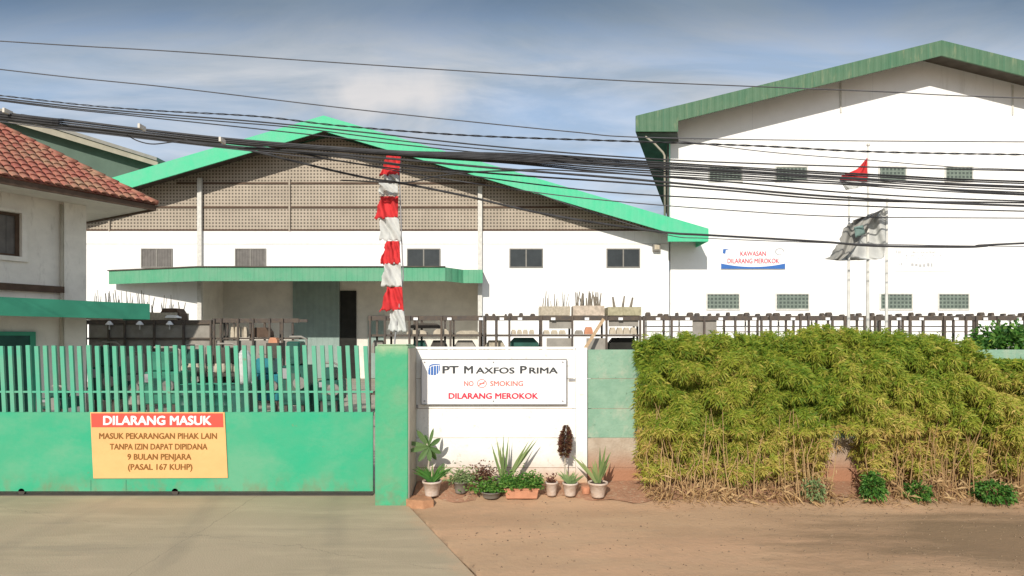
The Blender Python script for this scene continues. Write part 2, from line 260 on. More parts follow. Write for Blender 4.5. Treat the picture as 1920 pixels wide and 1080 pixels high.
# ------------------------------------------------------------------ mesh helpers
def P(px, py, Y): return Vector(((px - 960) * Y / F, Y, CZ + (HY - py) * Y / F))
def PX(px, Y): return (px - 960) * Y / F
def PZ(py, Y): return CZ + (HY - py) * Y / F
class MB:
    def __init__(s): s.v = []; s.f = []; s.h = []
    def add(s, vs, fs, hue=None):
        b = len(s.v); s.v += [tuple(v) for v in vs]; s.f += [tuple(i + b for i in f) for f in fs]
        if hue is not None: s.h += [hue] * len(vs)
        return s
    def box(s, x0, x1, y0, y1, z0, z1):
        if x0 > x1: x0, x1 = x1, x0
        if y0 > y1: y0, y1 = y1, y0
        if z0 > z1: z0, z1 = z1, z0
        v = [(x0, y0, z0), (x1, y0, z0), (x1, y1, z0), (x0, y1, z0), (x0, y0, z1), (x1, y0, z1), (x1, y1, z1), (x0, y1, z1)]
        return s.add(v, [(0, 3, 2, 1), (4, 5, 6, 7), (0, 1, 5, 4), (1, 2, 6, 5), (2, 3, 7, 6), (3, 0, 4, 7)])
    def prism_y(s, pts, y0, y1):            # pts (x,z) counter-clockwise seen from -Y
        n = len(pts); v = [(x, y0, z) for x, z in pts] + [(x, y1, z) for x, z in pts]
        f = [tuple(range(n)), tuple(range(2 * n - 1, n - 1, -1))] + [(i, i + n, (i + 1) % n + n, (i + 1) % n) for i in range(n)]
        return s.add(v, f)
    def prism_z(s, pts, z0, z1):
        n = len(pts); v = [(x, y, z0) for x, y in pts] + [(x, y, z1) for x, y in pts]
        f = [tuple(range(n - 1, -1, -1)), tuple(range(n, 2 * n))] + [(i, (i + 1) % n, (i + 1) % n + n, i + n) for i in range(n)]
        return s.add(v, f)
    def tube(s, pts, r, n=6, r1=None, cap=True):
        pts = [Vector(p) for p in pts]; m = len(pts); base = len(s.v)
        up = None
        for i, p in enumerate(pts):
            d = (pts[min(i + 1, m - 1)] - pts[max(i - 1, 0)]).normalized()
            if up is None: up = d.orthogonal().normalized()
            up = (up - d * up.dot(d)).normalized(); si = d.cross(up)
            rr = r if r1 is None else r + (r1 - r) * i / (m - 1)
            for k in range(n):
                a = 2 * math.pi * k / n; s.v.append(tuple(p + (up * math.cos(a) + si * math.sin(a)) * rr))
        for i in range(m - 1):
            for k in range(n):
                a = base + i * n + k; b = base + i * n + (k + 1) % n; s.f.append((a, b, b + n, a + n))
        if cap:
            s.f.append(tuple(base + k for k in range(n - 1, -1, -1))); s.f.append(tuple(base + (m - 1) * n + k for k in range(n)))
        return s
    def lathe(s, cx, cy, prof, n=18):       # prof list of (r, z)
        base = len(s.v); m = len(prof)
        for r, z in prof:
            for k in range(n): a = 2 * math.pi * k / n; s.v.append((cx + r * math.cos(a), cy + r * math.sin(a), z))
        for i in range(m - 1):
            for k in range(n):
                a = base + i * n + k; b = base + i * n + (k + 1) % n; s.f.append((a, b, b + n, a + n))
        s.f.append(tuple(base + k for k in range(n - 1, -1, -1))); s.f.append(tuple(base + (m - 1) * n + k for k in range(n)))
        return s
    def leaf(s, p, d, length, width, hue, droop=.3, nrm=None):
        d = Vector(d).normalized(); side = d.cross(Vector((random.uniform(-1, 1), random.uniform(-1, 1), random.uniform(-.2, 1))) if nrm is None else nrm)
        if side.length < 1e-3: side = Vector((1, 0, 0))
        side.normalize(); p = Vector(p); mid = p + d * length * .45; tip = p + d * length - Vector((0, 0, droop * length))
        b = len(s.v); s.v += [tuple(p), tuple(mid + side * width * .5), tuple(tip), tuple(mid - side * width * .5)]
        s.f += [(b, b + 1, b + 2), (b, b + 2, b + 3)]; s.h += [hue] * 4
    def blade(s, p, d, length, width, hue, bend=.15, seg=5, w0=.5):
        d = Vector(d).normalized(); side = d.cross(Vector((0, -1, .15))).normalized(); rot = random.uniform(-.6, .6)
        side = (side * math.cos(rot) + Vector((0, 1, 0)) * math.sin(rot)).normalized(); out = Vector((d.x, d.y, 0)); b = len(s.v)
        for i in range(seg + 1):
            t = i / seg; c = Vector(p) + d * length * t + out * bend * length * t * t - Vector((0, 0, bend * .4 * length * t * t))
            ww = width * (w0 + (1 - w0) * min(1, t * 3)) * (1 - max(0, t - .55) / .45 * .97)
            s.v += [tuple(c - side * ww / 2), tuple(c + side * ww / 2)]; s.h += [hue, min(1, hue + .25)]
        for i in range(seg): a = b + 2 * i; s.f.append((a, a + 1, a + 3, a + 2))
    def build(s, name, m, parent=None, smooth=False, loc=None):
        o0 = Vector(parent['wloc']) if parent is not None and 'wloc' in parent else (Vector(loc) if loc is not None else Vector((0, 0, 0)))
        me = bpy.data.meshes.new(name); me.from_pydata([tuple(Vector(v) - o0) for v in s.v], [], s.f)
        if s.h and len(s.h) == len(s.v):
            at = me.attributes.new('hue', 'FLOAT', 'POINT'); at.data.foreach_set('value', s.h)
        me.materials.append(m)
        if smooth: me.polygons.foreach_set('use_smooth', [True] * len(me.polygons))
        me.update(); ob = bpy.data.objects.new(name, me); COL.objects.link(ob)
        if parent is not None:
            ob.parent = parent; ob['wloc'] = list(o0)
        elif loc is not None: ob.location = loc; ob['wloc'] = list(o0)
        return ob
def thing(name, label, cat, loc, group=None):
    o = bpy.data.objects.new(name, None); COL.objects.link(o); o.location = loc; o.empty_display_size = .2
    o['wloc'] = list(loc); return tag(o, label, cat, group)
def tag(o, label, cat, group=None, kind=None):
    if label: o['label'] = label
    if cat: o['category'] = cat
    if group: o['group'] = group
    if kind: o['kind'] = kind
    return o
def struct(name, mb, m, smooth=False):
    o = mb.build(name, m, smooth=smooth); o['kind'] = 'structure'; return o
def text(name, s, m, parent, x0, x1, zbase, zcap, y, bold=.0, lab=None, segs=None):
    """lettering fitted to x0..x1 with cap height zbase..zcap, standing proud of a board facing -Y"""
    cu = bpy.data.curves.new(name, 'FONT'); cu.body = s; cu.size = 1; cu.extrude = 0; cu.resolution_u = 3
    tmp = bpy.data.objects.new('tmp', cu); COL.objects.link(tmp); bpy.context.view_layer.update()
    m0 = bpy.data.meshes.new_from_object(tmp.evaluated_get(bpy.context.evaluated_depsgraph_get()))
    bpy.data.objects.remove(tmp); bpy.data.curves.remove(cu)
    vs_ = [v.co.copy() for v in m0.vertices]; fs_ = [tuple(p.vertices) for p in m0.polygons]; nv_ = len(vs_); V = []; Fc = []
    offs = [(0, 0)] if bold <= 0 else [(0, 0), (bold, 0), (-bold, 0), (0, bold * .8), (0, -bold * .8), (bold, bold * .8), (-bold, -bold * .8)]
    for q, (ox, oz) in enumerate(offs):
        V += [Vector((v.x + ox, v.y + oz, .003 + .0006 * q)) for v in vs_]; Fc += [tuple(i + q * nv_ for i in f) for f in fs_]
    me = bpy.data.meshes.new(name); me.from_pydata(V, [], Fc)
    xs = [v.x for v in V]; ax, bx = min(xs), max(xs); ay, by = -bold, .70 + bold
    o0 = Vector(parent['wloc'])
    for v in me.vertices:
        X = x0 + (v.co.x - ax) / (bx - ax) * (x1 - x0); Z = zbase + (v.co.y - ay) / (by - ay) * (zcap - zbase)
        v.co = Vector((X, y - v.co.z * .5, Z)) - o0
    me.materials.clear(); me.materials.append(m); me.update()
    o = bpy.data.objects.new(name, me); COL.objects.link(o); o.parent = parent; return o

# ------------------------------------------------------------------ ground
struct('ground', MB().add([(-900, -900, -.03), (900, -900, -.03), (900, 1200, -.03), (-900, 1200, -.03)], [(0, 1, 2, 3)]), M_dirt)
def vz(Y, X=0): return .13 * max(0, min(1, (Y - 7.62) / .6)) ** .8
g = MB(); nx, ny = 150, 34           # uneven earth verge in front of the wall
rnd = random.Random(3)
jit = [[rnd.uniform(-.006, .006) for j in range(ny + 1)] for i in range(nx + 1)]
for i in range(nx + 1):
    for j in range(ny + 1):
        X = -1.3 + i * 10.3 / nx; Y = 1.0 + (j / ny) ** .8 * 7.4
        xe = max(X, (-1.31 + (7.72 - Y) * .428) if Y > 0 else X)
        g.v.append((xe + .012, Y, -.012 + vz(Y) * min(1, (xe + 1.35) * 2.5) + jit[i][j] + .010 * math.sin(X * 2.3 + Y) + .006 * math.sin(Y * 5 + X)))
for i in range(nx):
    for j in range(ny): a = i * (ny + 1) + j; g.f.append((a, a + ny + 1, a + ny + 2, a + 1))
struct('earth_verge', g, M_dirt, True)
g = MB(); nx = 120
for i in range(nx + 1):               # reddish bank at the wall foot
    X = -1.28 + i * 10.2 / nx
    for j, (Y, dz) in enumerate(((7.84 + .07 * math.sin(X * 3.1) + .04 * math.sin(X * 11), .004), (8.0, .02), (8.15, .03), (8.335, .055))):
        g.v.append((X, Y, -.012 + vz(Y) + dz + rnd.uniform(-.006, .006)))
for i in range(nx):
    for j in range(3): a = i * 4 + j; g.f.append((a, a + 4, a + 5, a + 1))
struct('soil_bank', g, M_red, True)
struct('driveway', MB().prism_z([(-14, 1.0), (1.55, 1.0), (-.33, 5.43), (-1.31, 7.72), (-1.31, 8.6), (-14, 8.6)], -.15, .0), M_conc)
struct('yard', MB().box(-60, 60, 8.6, 70, -.2, -.004), M_yard)
struct('road', MB().box(-80, 80, -9, 1.0, -.2, -.008), M_road)
k = MB(); pts = [(-1.33, 7.70), (-1.10, 7.62), (-.98, 7.66), (-1.05, 7.86), (-1.31, 7.90)]
k.prism_z(pts, -.05, .085); struct('kerb', k, M_kerb)

# ------------------------------------------------------------------ boundary wall
WY = 8.33
def wall_rows(root, x0, x1, rows, mats, name='panel'):
    for i, (za, zb) in enumerate(rows):
        MB().box(x0, x1, WY, WY + .06, za + .004, zb - .004).build(name, mats[i], root)
rowz = [PZ(y, WY) for y in (929, 877, 821, 766, 710, 655)]
rows = [(rowz[i], rowz[i + 1]) for i in range(5)]
r = thing('precast_wall', 'white painted precast concrete wall carrying the company sign', 'wall', (PX(930, WY), WY, 0))
x0, x1 = PX(777, WY), PX(1079, WY)
wall_rows(r, x0, x1, rows, [M_precast] * 5)
MB().box(x0 + .01, x1 - .004, WY - .012, WY + .075, rowz[5] + .002, rowz[5] + .035).build('coping', M_precast, r)
MB().box(PX(1080, 8.27), PX(1101, 8.27), 8.27, 8.45, 0, PZ(652, 8.27)).build('post', M_precast, r)
MB().box(x0 + .05, x1 - .05, WY + .005, WY + .055, .01, rowz[5] - .005).build('seam_fill', M_bare, r)
r = thing('precast_wall', 'pale green precast wall with bare lower rows beside the bamboo', 'wall', (PX(1150, WY), WY, 0))
xp = PX(1102, WY)
k = 0
while xp < 14:
    x2 = xp + (2.35 if k else 2.4)
    wall_rows(r, xp, x2, rows, [M_bare, M_bare, M_pgreen, M_pgreen, M_pgreen])
    MB().box(xp + .05, x2 - .05, WY + .006, WY + .054, .01, rowz[5] - .006).build('seam_fill', M_bare, r)
    MB().box(x2 + .004, x2 + .146, WY - .05, WY + .11, rowz[2], rowz[5] + .01).build('post', M_pgreen, r)
    MB().box(x2 + .005, x2 + .145, WY - .048, WY + .108, 0, rowz[2] - .002).build('post', M_bare, r)
    xp = x2 + .15; k += 1

# ------------------------------------------------------------------ gate pillar
r = thing('gate_pillar', 'green painted square gate pillar with moss-pale top between gate and white wall', 'pillar', (PX(734, 7.72), 7.9, 0))
px0, px1 = PX(703, 7.72), PX(765, 7.72)
b = MB().prism_z([(px0, 7.72), (px1, 7.72), (px1, 8.30), (px0, 8.30)], -.04, PZ(649, 7.72)); o = b.build('shaft', M_pillar, r)
mdf = o.modifiers.new('bevel', 'BEVEL'); mdf.width = .012; mdf.segments = 2
b = MB().box(px1 + .001, px1 + .012, 7.74, 8.31, -.03, PZ(649, 7.72) - .03); b.build('side_render', M_plaster, r)
b = MB().box(px0 + .02, px1 - .02, 7.75, 8.28, PZ(649, 7.72) + .001, PZ(649, 7.72) + .02); o = b.build('cap', M_pillar, r)
o.modifiers.new('bevel', 'BEVEL').width = .012

# ------------------------------------------------------------------ sliding gate
GY = 8.22
r = thing('sliding_gate', 'long green steel sliding gate with slim upright bars over a solid panel', 'gate', (PX(340, GY), GY, 0))
gx0, gx1 = -8.6, PX(699, GY)
zp = PZ(773, GY)
b = MB().box(gx0, gx1, GY, GY + .03, PZ(921, GY), zp); b.build('panel', M_gate, r)
b = MB()
for z in (PZ(921, GY), zp - .05): b.box(gx0, gx1, GY + .031, GY + .07, z, z + .05)
x = gx1 - .35
while x > gx0: b.box(x, x + .05, GY + .031, GY + .065, PZ(921, GY) + .051, zp - .051); x -= 1.75
b.build('panel_frame', M_gate, r)
for xx in (PX(170, GY), PX(236, GY), PX(-60, GY)):
    b = MB().box(xx, xx + .006, GY - .004, GY - .001, PZ(920, GY), PZ(900, GY) if xx > -5.9 and xx < -5 else zp - .01)
    b.build('weld_seam', mat('weld line', (.05, .24, .15), .7), r)
MB().box(gx0, gx1, GY + .004, GY + .026, PZ(736.5, GY), PZ(733, GY)).build('rail', M_bar, r)
pitch = 16.25 * GY / F; x = gx1 - .06; k = 0
zt = PZ(648, GY)
while x > gx0 + .1 and k < 62:
    lean = -.042 + random.uniform(-.004, .004); h = zt - zp; w2 = .0265; t2 = zt + random.uniform(-.008, .008)
    b = MB(); z0 = zp + .001; jx = random.uniform(-.004, .004)
    X = x + jx
    b.add([(X - w2, GY - .002, z0), (X + w2, GY - .002, z0), (X + w2, GY + .028, z0), (X - w2, GY + .028, z0),
           (X - w2 + lean, GY - .002, t2), (X + w2 + lean, GY - .002, t2), (X + w2 + lean, GY + .028, t2), (X - w2 + lean, GY + .028, t2)],
          [(0, 3, 2, 1), (4, 5, 6, 7), (0, 1, 5, 4), (1, 2, 6, 5), (2, 3, 7, 6), (3, 0, 4, 7)])
    b.build('bar', M_bar, r); x -= pitch; k += 1
for px in (328, 40, -240):
    b = MB(); c = P(px, 931, GY); n = 14
    b.v += [(c.x + .045 * math.cos(2 * math.pi * i / n), GY + yy, .048 + .045 * math.sin(2 * math.pi * i / n)) for yy in (.0, .035) for i in range(n)]
    b.f += [tuple(range(n)), tuple(range(2 * n - 1, n - 1, -1))] + [(i, i + n, (i + 1) % n + n, (i + 1) % n) for i in range(n)]
    b.build('wheel', M_purlin, r)
tag(MB().box(gx0, gx1 + .0, GY - .02, GY + .06, .0005, .012).build('gate_track', M_purlin, loc=(-4, GY, 0)), 'thin dark steel track set in the concrete under the gate', 'track')

# warning banner on the gate
SY = GY - .012
def C4(px, py): return ((px - 960) * SY / F, PZ(py, SY))
r = thing('warning_banner', 'orange warning banner with red heading fixed to the green gate panel', 'sign', (PX(298, SY), SY, PZ(835, SY)))
MB().prism_y([C4(175, 897), C4(427, 896), C4(421, 773), C4(169, 773)], SY, SY + .006).build('board', M_signo, r)
MB().prism_y([C4(172, 801), C4(419, 801), C4(418, 775), C4(171, 775)], SY - .003, SY - .0005).build('heading_band', M_signr, r)
text('heading_lettering', 'DILARANG MASUK', M_signw, r, PX(194, SY), PX(397, SY), PZ(797, SY), PZ(779, SY), SY - .0035, .034)
for s, a, c, yb in (('MASUK PEKARANGAN PIHAK LAIN', 186, 407, 823), ('TANPA IZIN DAPAT DIPIDANA', 206, 389, 843), ('9 BULAN PENJARA', 239, 359, 862), ('(PASAL 167 KUHP)', 240, 361, 881)):
    text('lettering', s, M_inkb, r, PX(a, SY), PX(c, SY), PZ(yb, SY), PZ(yb - 11.5, SY), SY - .0005, .026)

# company sign
CY = 8.285
r = thing('company_sign', 'white framed company name board bolted to the white precast wall', 'sign', (PX(925, CY), CY, PZ(715, CY)))
MB().box(PX(791, CY), PX(1061, CY), CY, CY + .03, PZ(757, CY), PZ(674, CY)).build('board', M_signw, r)
b = MB(); e = .012
X0, X1, Z0, Z1 = PX(791, CY), PX(1061, CY), PZ(757, CY), PZ(674, CY)
b.box(X0 - e, X1 + e, CY - .012, CY + .035, Z0 - e, Z0); b.box(X0 - e, X1 + e, CY - .012, CY + .035, Z1, Z1 + e * .7)
b.box(X0 - e, X0, CY - .011, CY + .034, Z0, Z1); b.box(X1, X1 + e, CY - .011, CY + .034, Z0, Z1)
b.build('frame', M_metal, r)
for px in (796, 925, 1055):
    for py in (679, 752):
        c = P(px, py, CY); n = 10; b = MB()
        b.v += [(c.x + .011 * math.cos(2 * math.pi * i / n), yy, c.z + .011 * math.sin(2 * math.pi * i / n)) for yy in (CY - .012, CY - .0005) for i in range(n)]
        b.f += [tuple(range(n)), tuple(range(2 * n - 1, n - 1, -1))] + [(i, i + n, (i + 1) % n + n, (i + 1) % n) for i in range(n)]
        b.build('bolt', M_metal, r)
text('name_lettering', 'PT', M_ink, r, PX(829.5, CY), PX(860, CY), PZ(700.5, CY), PZ(685.5, CY), CY - .0005, .03)
text('name_lettering', 'M', M_ink, r, PX(870, CY), PX(887, CY), PZ(700.5, CY), PZ(685.5, CY), CY - .0005, .03)
text('name_lettering', 'AXFOS', M_ink, r, PX(892, CY), PX(965, CY), PZ(700.5, CY), PZ(688.5, CY), CY - .0005, .03)
text('name_lettering', 'P', M_ink, r, PX(975, CY), PX(988, CY), PZ(700.5, CY), PZ(685.5, CY), CY - .0005, .03)
text('name_lettering', 'RIMA', M_ink, r, PX(992, CY), PX(1046, CY), PZ(700.5, CY), PZ(688.5, CY), CY - .0005, .03)
text('red_lettering', 'NO', M_inkr2, r, PX(870, CY), PX(888, CY), PZ(724, CY), PZ(714, CY), CY - .0005, .024)
text('red_lettering', 'SMOKING', M_inkr2, r, PX(919, CY), PX(981, CY), PZ(724, CY), PZ(714, CY), CY - .0005, .024)
text('red_lettering', 'DILARANG MEROKOK', M_inkr, r, PX(841, CY), PX(1009, CY), PZ(748, CY), PZ(736.5, CY), CY - .0005, .036)
b = MB(); c = P(903.5, 719, CY); n = 28                       # no smoking symbol: ring, bar, cigarette
for ra, rb in ((.056, .066),):
    base = len(b.v)
    for i in range(n):
        a = 2 * math.pi * i / n
        for rr in (ra, rb): b.v.append((c.x + rr * math.cos(a), CY - .003, c.z + rr * math.sin(a) * .9))
    for i in range(n): j = (i + 1) % n; b.f.append((base + 2 * i, base + 2 * i + 1, base + 2 * j + 1, base + 2 * j))
d = Vector((1, 0, .62)).normalized(); q = Vector((-d.z, 0, d.x)); cc_ = Vector((c.x, CY - .004, c.z))
b.add([cc_ - d * .056 - q * .006, cc_ + d * .056 - q * .006, cc_ + d * .056 + q * .006, cc_ - d * .056 + q * .006], [(0, 1, 2, 3)])
b.box(c.x - .035, c.x + .035, CY - .003, CY - .001, c.z - .007, c.z + .007)
b.build('no_smoking_symbol', M_inkr2, r)
b = MB()                                                       # blue emblem: slanted leaf cut by bars
ex, ez = PX(803, CY), PZ(703, CY); ew = PX(825, CY) - ex; eh = PZ(682.5, CY) - ez
def E(pts, dy=.003): b.prism_y([(ex + u * ew, ez + v * eh) for u, v in pts], CY - dy, CY - .0005)
E([(.0, .06), (.17, .0), (.17, .70), (.10, .66), (.0, .44)]); E([(.01, .52), (.12, .74), (.30, .86), (.58, .92), (.99, .94), (.99, 1.0), (.60, 1.02), (.30, .98), (.10, .86)])
E([(.23, .0), (.42, -.03), (.42, .80), (.30, .78), (.23, .72)]); E([(.48, -.03), (.66, .0), (.66, .84), (.48, .82)])
E([(.72, .06), (.86, .16), (.86, .86), (.72, .85)]); E([(.92, .26), (1.0, .44), (1, .88), (.92, .87)])
b.build('emblem', M_blue, r)
# small bracket between sign and post
tag(MB().box(PX(1062, WY) + .03, PX(1078, WY), WY - .02, WY - .001, PZ(714, WY), PZ(710, WY)).build('wall_bracket', M_metal, loc=(PX(1070, WY), WY, PZ(712, WY))), 'small metal bracket on the white wall right of the company sign', 'bracket')
tag(MB().box(PX(779, WY), PX(784, WY), WY - .02, WY - .001, PZ(765, WY), PZ(759, WY)).build('wall_bolt', M_metal, loc=(PX(781, WY), WY, PZ(762, WY))), 'dark bolt head on the white wall next to the green pillar', 'bolt')

# ------------------------------------------------------------------ green roofed warehouse
BY = 30.0; FY = 28.8
r = thing('warehouse', 'low white warehouse with mint green gable roof and breeze block gable', 'building', (PX(607, BY), BY + 10, 0))
xl, xr = PX(-120, BY), PX(1254, BY)
zg = PZ(433, BY)
rx0, rx1 = PX(376, BY), PX(898, BY); zrec = PZ(520, BY)
b = MB()                                                       # front wall with a recessed bay
b.box(xl, rx0, BY, BY + .25, 0, zg); b.box(rx1, xr, BY, BY + .25, 0, zg); b.box(rx0 - .0, rx1 + .0, BY + .001, BY + .25, zrec, zg - .001)
b.box(xr - .25, xr - .002, BY + .251, BY + 30, 0, zg - .3); b.box(xl + .002, xl + .25, BY + .251, BY + 30, 0, zg - .3)
b.build('wall', M_white2, r)
b = MB().box(rx0 - .2, rx1 + .2, BY + 2.4, BY + 2.6, 0, zrec + .5); b.box(rx0 - .2, rx0 - .02, BY + .26, BY + 2.4, 0, zrec + .5); b.box(rx1 + .02, rx1 + .2, BY + .26, BY + 2.4, 0, zrec + .5)
b.build('recess_wall', M_rwall, r)
MB().box(rx0 - .2, rx1 + .2, BY + .26, BY + 2.6, zrec + .52, zrec + .6).build('recess_ceiling', M_rwall, r)
Yd = BY + 2.35
MB().box(PX(550, Yd), PX(637, Yd), Yd - .08, Yd, 0.02, PZ(528, Yd) + .15).build('sliding_door', M_teal, r)
MB().box(PX(638, Yd), PX(668, Yd), Yd - .03, Yd + .04, 0.02, PZ(545, Yd)).build('doorway', M_blackish, r)
MB().box(PX(690, Yd), PX(722, Yd), Yd - .05, Yd + .04, 0.02, PZ(592, Yd)).build('side_doorway', M_teal, r)
# gable
rdx = PX(607, FY)
def roof_z(x, Y=FY): return PZ(218, FY) - abs(x - rdx) * .294
gz = [(xl, zg), (xr, zg), (xr, max(zg + .01, roof_z(xr) - .55)), (rdx, roof_z(rdx) - .55), (xl, max(zg + .01, roof_z(xl) - .55))]
MB().prism_y(gz, BY + .03, BY + .22).build('gable', M_block, r)
b = MB()
for py in (343, 388, 431):
    z = PZ(py, BY); hx = (PZ(218, FY) - .6 - z) / .294
    b.box(max(xl, rdx - hx), min(xr - .1, rdx + hx), BY - .02, BY + .028, z - .05, z + .03)
b.build('ring_beam', M_brown, r)
for px, wd, yt, zb in ((373.5, 8, 335, 0), (900, 8, 350, 0)):
    MB().box(PX(px - wd / 2, BY - .15), PX(px + wd / 2, BY - .15), BY - .15, BY - .022, 0, PZ(yt, BY)).build('column', M_post, r)
for px in (543, 205):
    MB().box(PX(px - 1.5, BY), PX(px + 1.5, BY), BY - .045, BY - .021, zg, min(PZ(335, BY), roof_z(PX(px, BY)) - .7)).build('mullion', M_block, r)
MB().box(xl, xr - .01, BY - .012, BY - .001, PZ(458, BY), PZ(456.5, BY)).build('groove_shade', M_post, r)  # greyer strip on the wall paints the thin groove's shadow line
# roof slabs + fascia
xe = PX(1328, FY); xw = PX(-118, FY)
for nm, xa, xb in (('roof_slope', rdx, xe), ('roof_slope', xw, rdx)):
    za, zb_ = roof_z(xa) - .03, roof_z(xb) - .03
    MB().prism_y([(xa, za - .12), (xb, zb_ - .12), (xb, zb_), (xa, za)], FY + .06, FY + 32).build(nm, M_fasc, r)
fh = .70
b = MB().prism_y([(rdx, roof_z(rdx) - fh), (xe - 1.9, roof_z(xe - 1.9) - fh), (xe - 1.9, roof_z(xe - 1.9) + .03), (rdx, roof_z(rdx) + .03)], FY - .02, FY + .05)
b.prism_y([(xw, roof_z(xw) - fh), (rdx, roof_z(rdx) - fh), (rdx, roof_z(rdx) + .03), (xw, roof_z(xw) + .03)], FY - .02, FY + .05)
z0 = PZ(453, FY)
b.prism_y([(xe - 1.9, z0), (xe, z0), (xe, roof_z(xe) + .03), (xe - 1.9, roof_z(xe - 1.9) + .03)], FY - .05, FY + .05)
b.box(xe - .06, xe, FY + .051, FY + 32, z0, roof_z(xe) - .02)
b.build('fascia', M_fasc, r)
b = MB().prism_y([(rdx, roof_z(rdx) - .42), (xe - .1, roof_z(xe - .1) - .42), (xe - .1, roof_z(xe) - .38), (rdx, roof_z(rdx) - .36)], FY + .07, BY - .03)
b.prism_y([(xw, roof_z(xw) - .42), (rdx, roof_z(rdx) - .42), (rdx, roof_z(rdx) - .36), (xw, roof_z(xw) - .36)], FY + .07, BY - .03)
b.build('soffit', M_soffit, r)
# canopy over the bay
def zc(py): return PZ(py, 28.0)
zt_, zb_ = zc(501), zc(527)
plan = [(PX(204, 29.6), 29.6), (PX(372, 28.0), 28.0), (PX(835, 28.0), 28.0), (PX(868, 29.0), 29.0), (PX(905, 29.0), 29.0)]
for i in range(4):
    (xa, ya), (xb, yb) = plan[i], plan[i + 1]
    MB().add([(xa, ya, zb_), (xb, yb, zb_), (xb, yb, zt_), (xa, ya, zt_), (xa, ya + .06, zb_), (xb, yb + .06, zb_), (xb, yb + .06, zt_), (xa, ya + .06, zt_)],
             [(0, 1, 2, 3), (7, 6, 5, 4), (0, 4, 5, 1), (3, 2, 6, 7), (0, 3, 7, 4), (1, 5, 6, 2)]).build('canopy_fascia', M_can, r)
top = [(x, y + .07) for x, y in plan] + [(PX(905, 29), BY - .025), (PX(204, 29.6), BY - .025)]
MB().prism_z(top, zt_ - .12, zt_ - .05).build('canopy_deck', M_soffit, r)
MB().add([(plan[0][0] - .05, plan[0][1] - .05, zt_ + .001), (plan[1][0], 27.94, zt_ + .001), (plan[2][0], 27.94, zt_ + .001), (plan[2][0], 28.1, zt_ + .001), (plan[1][0], 28.1, zt_ + .001), (plan[0][0] - .05, plan[0][1] + .1, zt_ + .001)] +
         [(plan[0][0] - .05, plan[0][1] - .05, zt_ + .05), (plan[1][0], 27.94, zt_ + .05), (plan[2][0], 27.94, zt_ + .05), (plan[2][0], 28.1, zt_ + .05), (plan[1][0], 28.1, zt_ + .05), (plan[0][0] - .05, plan[0][1] + .1, zt_ + .05)],
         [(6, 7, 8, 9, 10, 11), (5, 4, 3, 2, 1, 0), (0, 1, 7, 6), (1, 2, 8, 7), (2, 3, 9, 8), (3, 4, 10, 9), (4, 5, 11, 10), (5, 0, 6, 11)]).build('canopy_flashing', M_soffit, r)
def window(root, px0, px1, py0, py1, Y, glass=True, nm='window'):
    x0, x1, z0, z1 = PX(px0, Y), PX(px1, Y), PZ(py1, Y), PZ(py0, Y); e = .05
    f = MB(); f.box(x0, x1, Y - .04, Y - .003, z0, z0 + e); f.box(x0, x1, Y - .04, Y - .003, z1 - e, z1)
    f.box(x0, x0 + e, Y - .04, Y - .003, z0 + e, z1 - e); f.box(x1 - e, x1, Y - .04, Y - .003, z0 + e, z1 - e)
    xm = (x0 + x1) / 2; f.box(xm - .03, xm + .03, Y - .04, Y - .003, z0 + e, z1 - e)
    fo = f.build(nm, M_frame, root)
    MB().box(x0 + e, xm - .03, Y - .015, Y - .004, z0 + e, z1 - e).build('pane', M_glass if glass else M_shut, fo)
    MB().box(xm + .03, x1 - e, Y - .02, Y - .004, z0 + e, z1 - e).build('pane', M_shut if (not glass or random.random() < .5) else M_glass, fo)
    return fo
for (a, c, gl) in ((265, 324, False), (441, 499, False), (763, 826, True), (955, 1018, True), (1137, 1200, True)):
    window(r, a, c, 466, 502, BY, gl)
b = MB().box(PX(1223, BY), PX(1236, BY), BY - .25, BY - .02, PZ(471, BY), PZ(459, BY)); lampo = b.build('wall_lamp', M_frame, r)
MB().box(PX(1225, BY), PX(1234, BY), BY - .27, BY - .255, PZ(469, BY), PZ(461, BY)).build('lens', M_cast, lampo)

# ------------------------------------------------------------------ tall white shed on the right
RY = 30.6; TY = 29.2
r = thing('warehouse', 'tall white shed with dark green fascia and two rows of vent windows', 'building', (PX(1765, RY), RY + 10, 0))
wx0 = PX(1257, RY); tx = PX(1765, TY); wx1 = 2 * tx - wx0
def tz(x): return PZ(77, TY) - abs(x - tx) * .2475
zev = tz(wx0) - .3
MB().prism_y([(wx0, 0), (wx1, 0), (wx1, zev), (tx, tz(tx) - .3), (wx0, zev)], RY, RY + .25).build('wall', M_white2, r)
MB().box(wx0, wx0 + .2, RY + .26, RY + 34, 0, zev - .1).build('side_wall', M_white2, r); MB().box(wx1 - .2, wx1, RY + .26, RY + 34, 0, zev - .1).build('side_wall', M_white2, r)
ex0 = PX(1192, TY); ex1 = 2 * tx - ex0
fh = .70
for xa, xb in ((ex0, tx), (tx, ex1)):
    MB().prism_y([(xa, tz(xa) - .16), (xb, tz(xb) - .16), (xb, tz(xb) - .03), (xa, tz(xa) - .03)], TY + .06, TY + 36).build('roof_slope', M_fascd, r)
b = MB(); xk = PX(1271, TY); zk = PZ(247, TY)
b.prism_y([(ex0, zk), (xk, zk), (xk, tz(xk) + .03), (ex0, tz(ex0) + .03)], TY - .05, TY + .05)
b.prism_y([(xk, tz(xk) - fh), (tx, tz(tx) - fh), (tx, tz(tx) + .03), (xk, tz(xk) + .03)], TY - .03, TY + .05)
b.prism_y([(tx, tz(tx) - fh), (ex1, tz(ex1) - fh), (ex1, tz(ex1) + .03), (tx, tz(tx) + .03)], TY - .03, TY + .05)
b.build('fascia', M_fascd, r)
MB().box(ex0, ex0 + .06, TY + .051, TY + 36, zk, tz(ex0) - .02).build('side_fascia', M_dark, r)
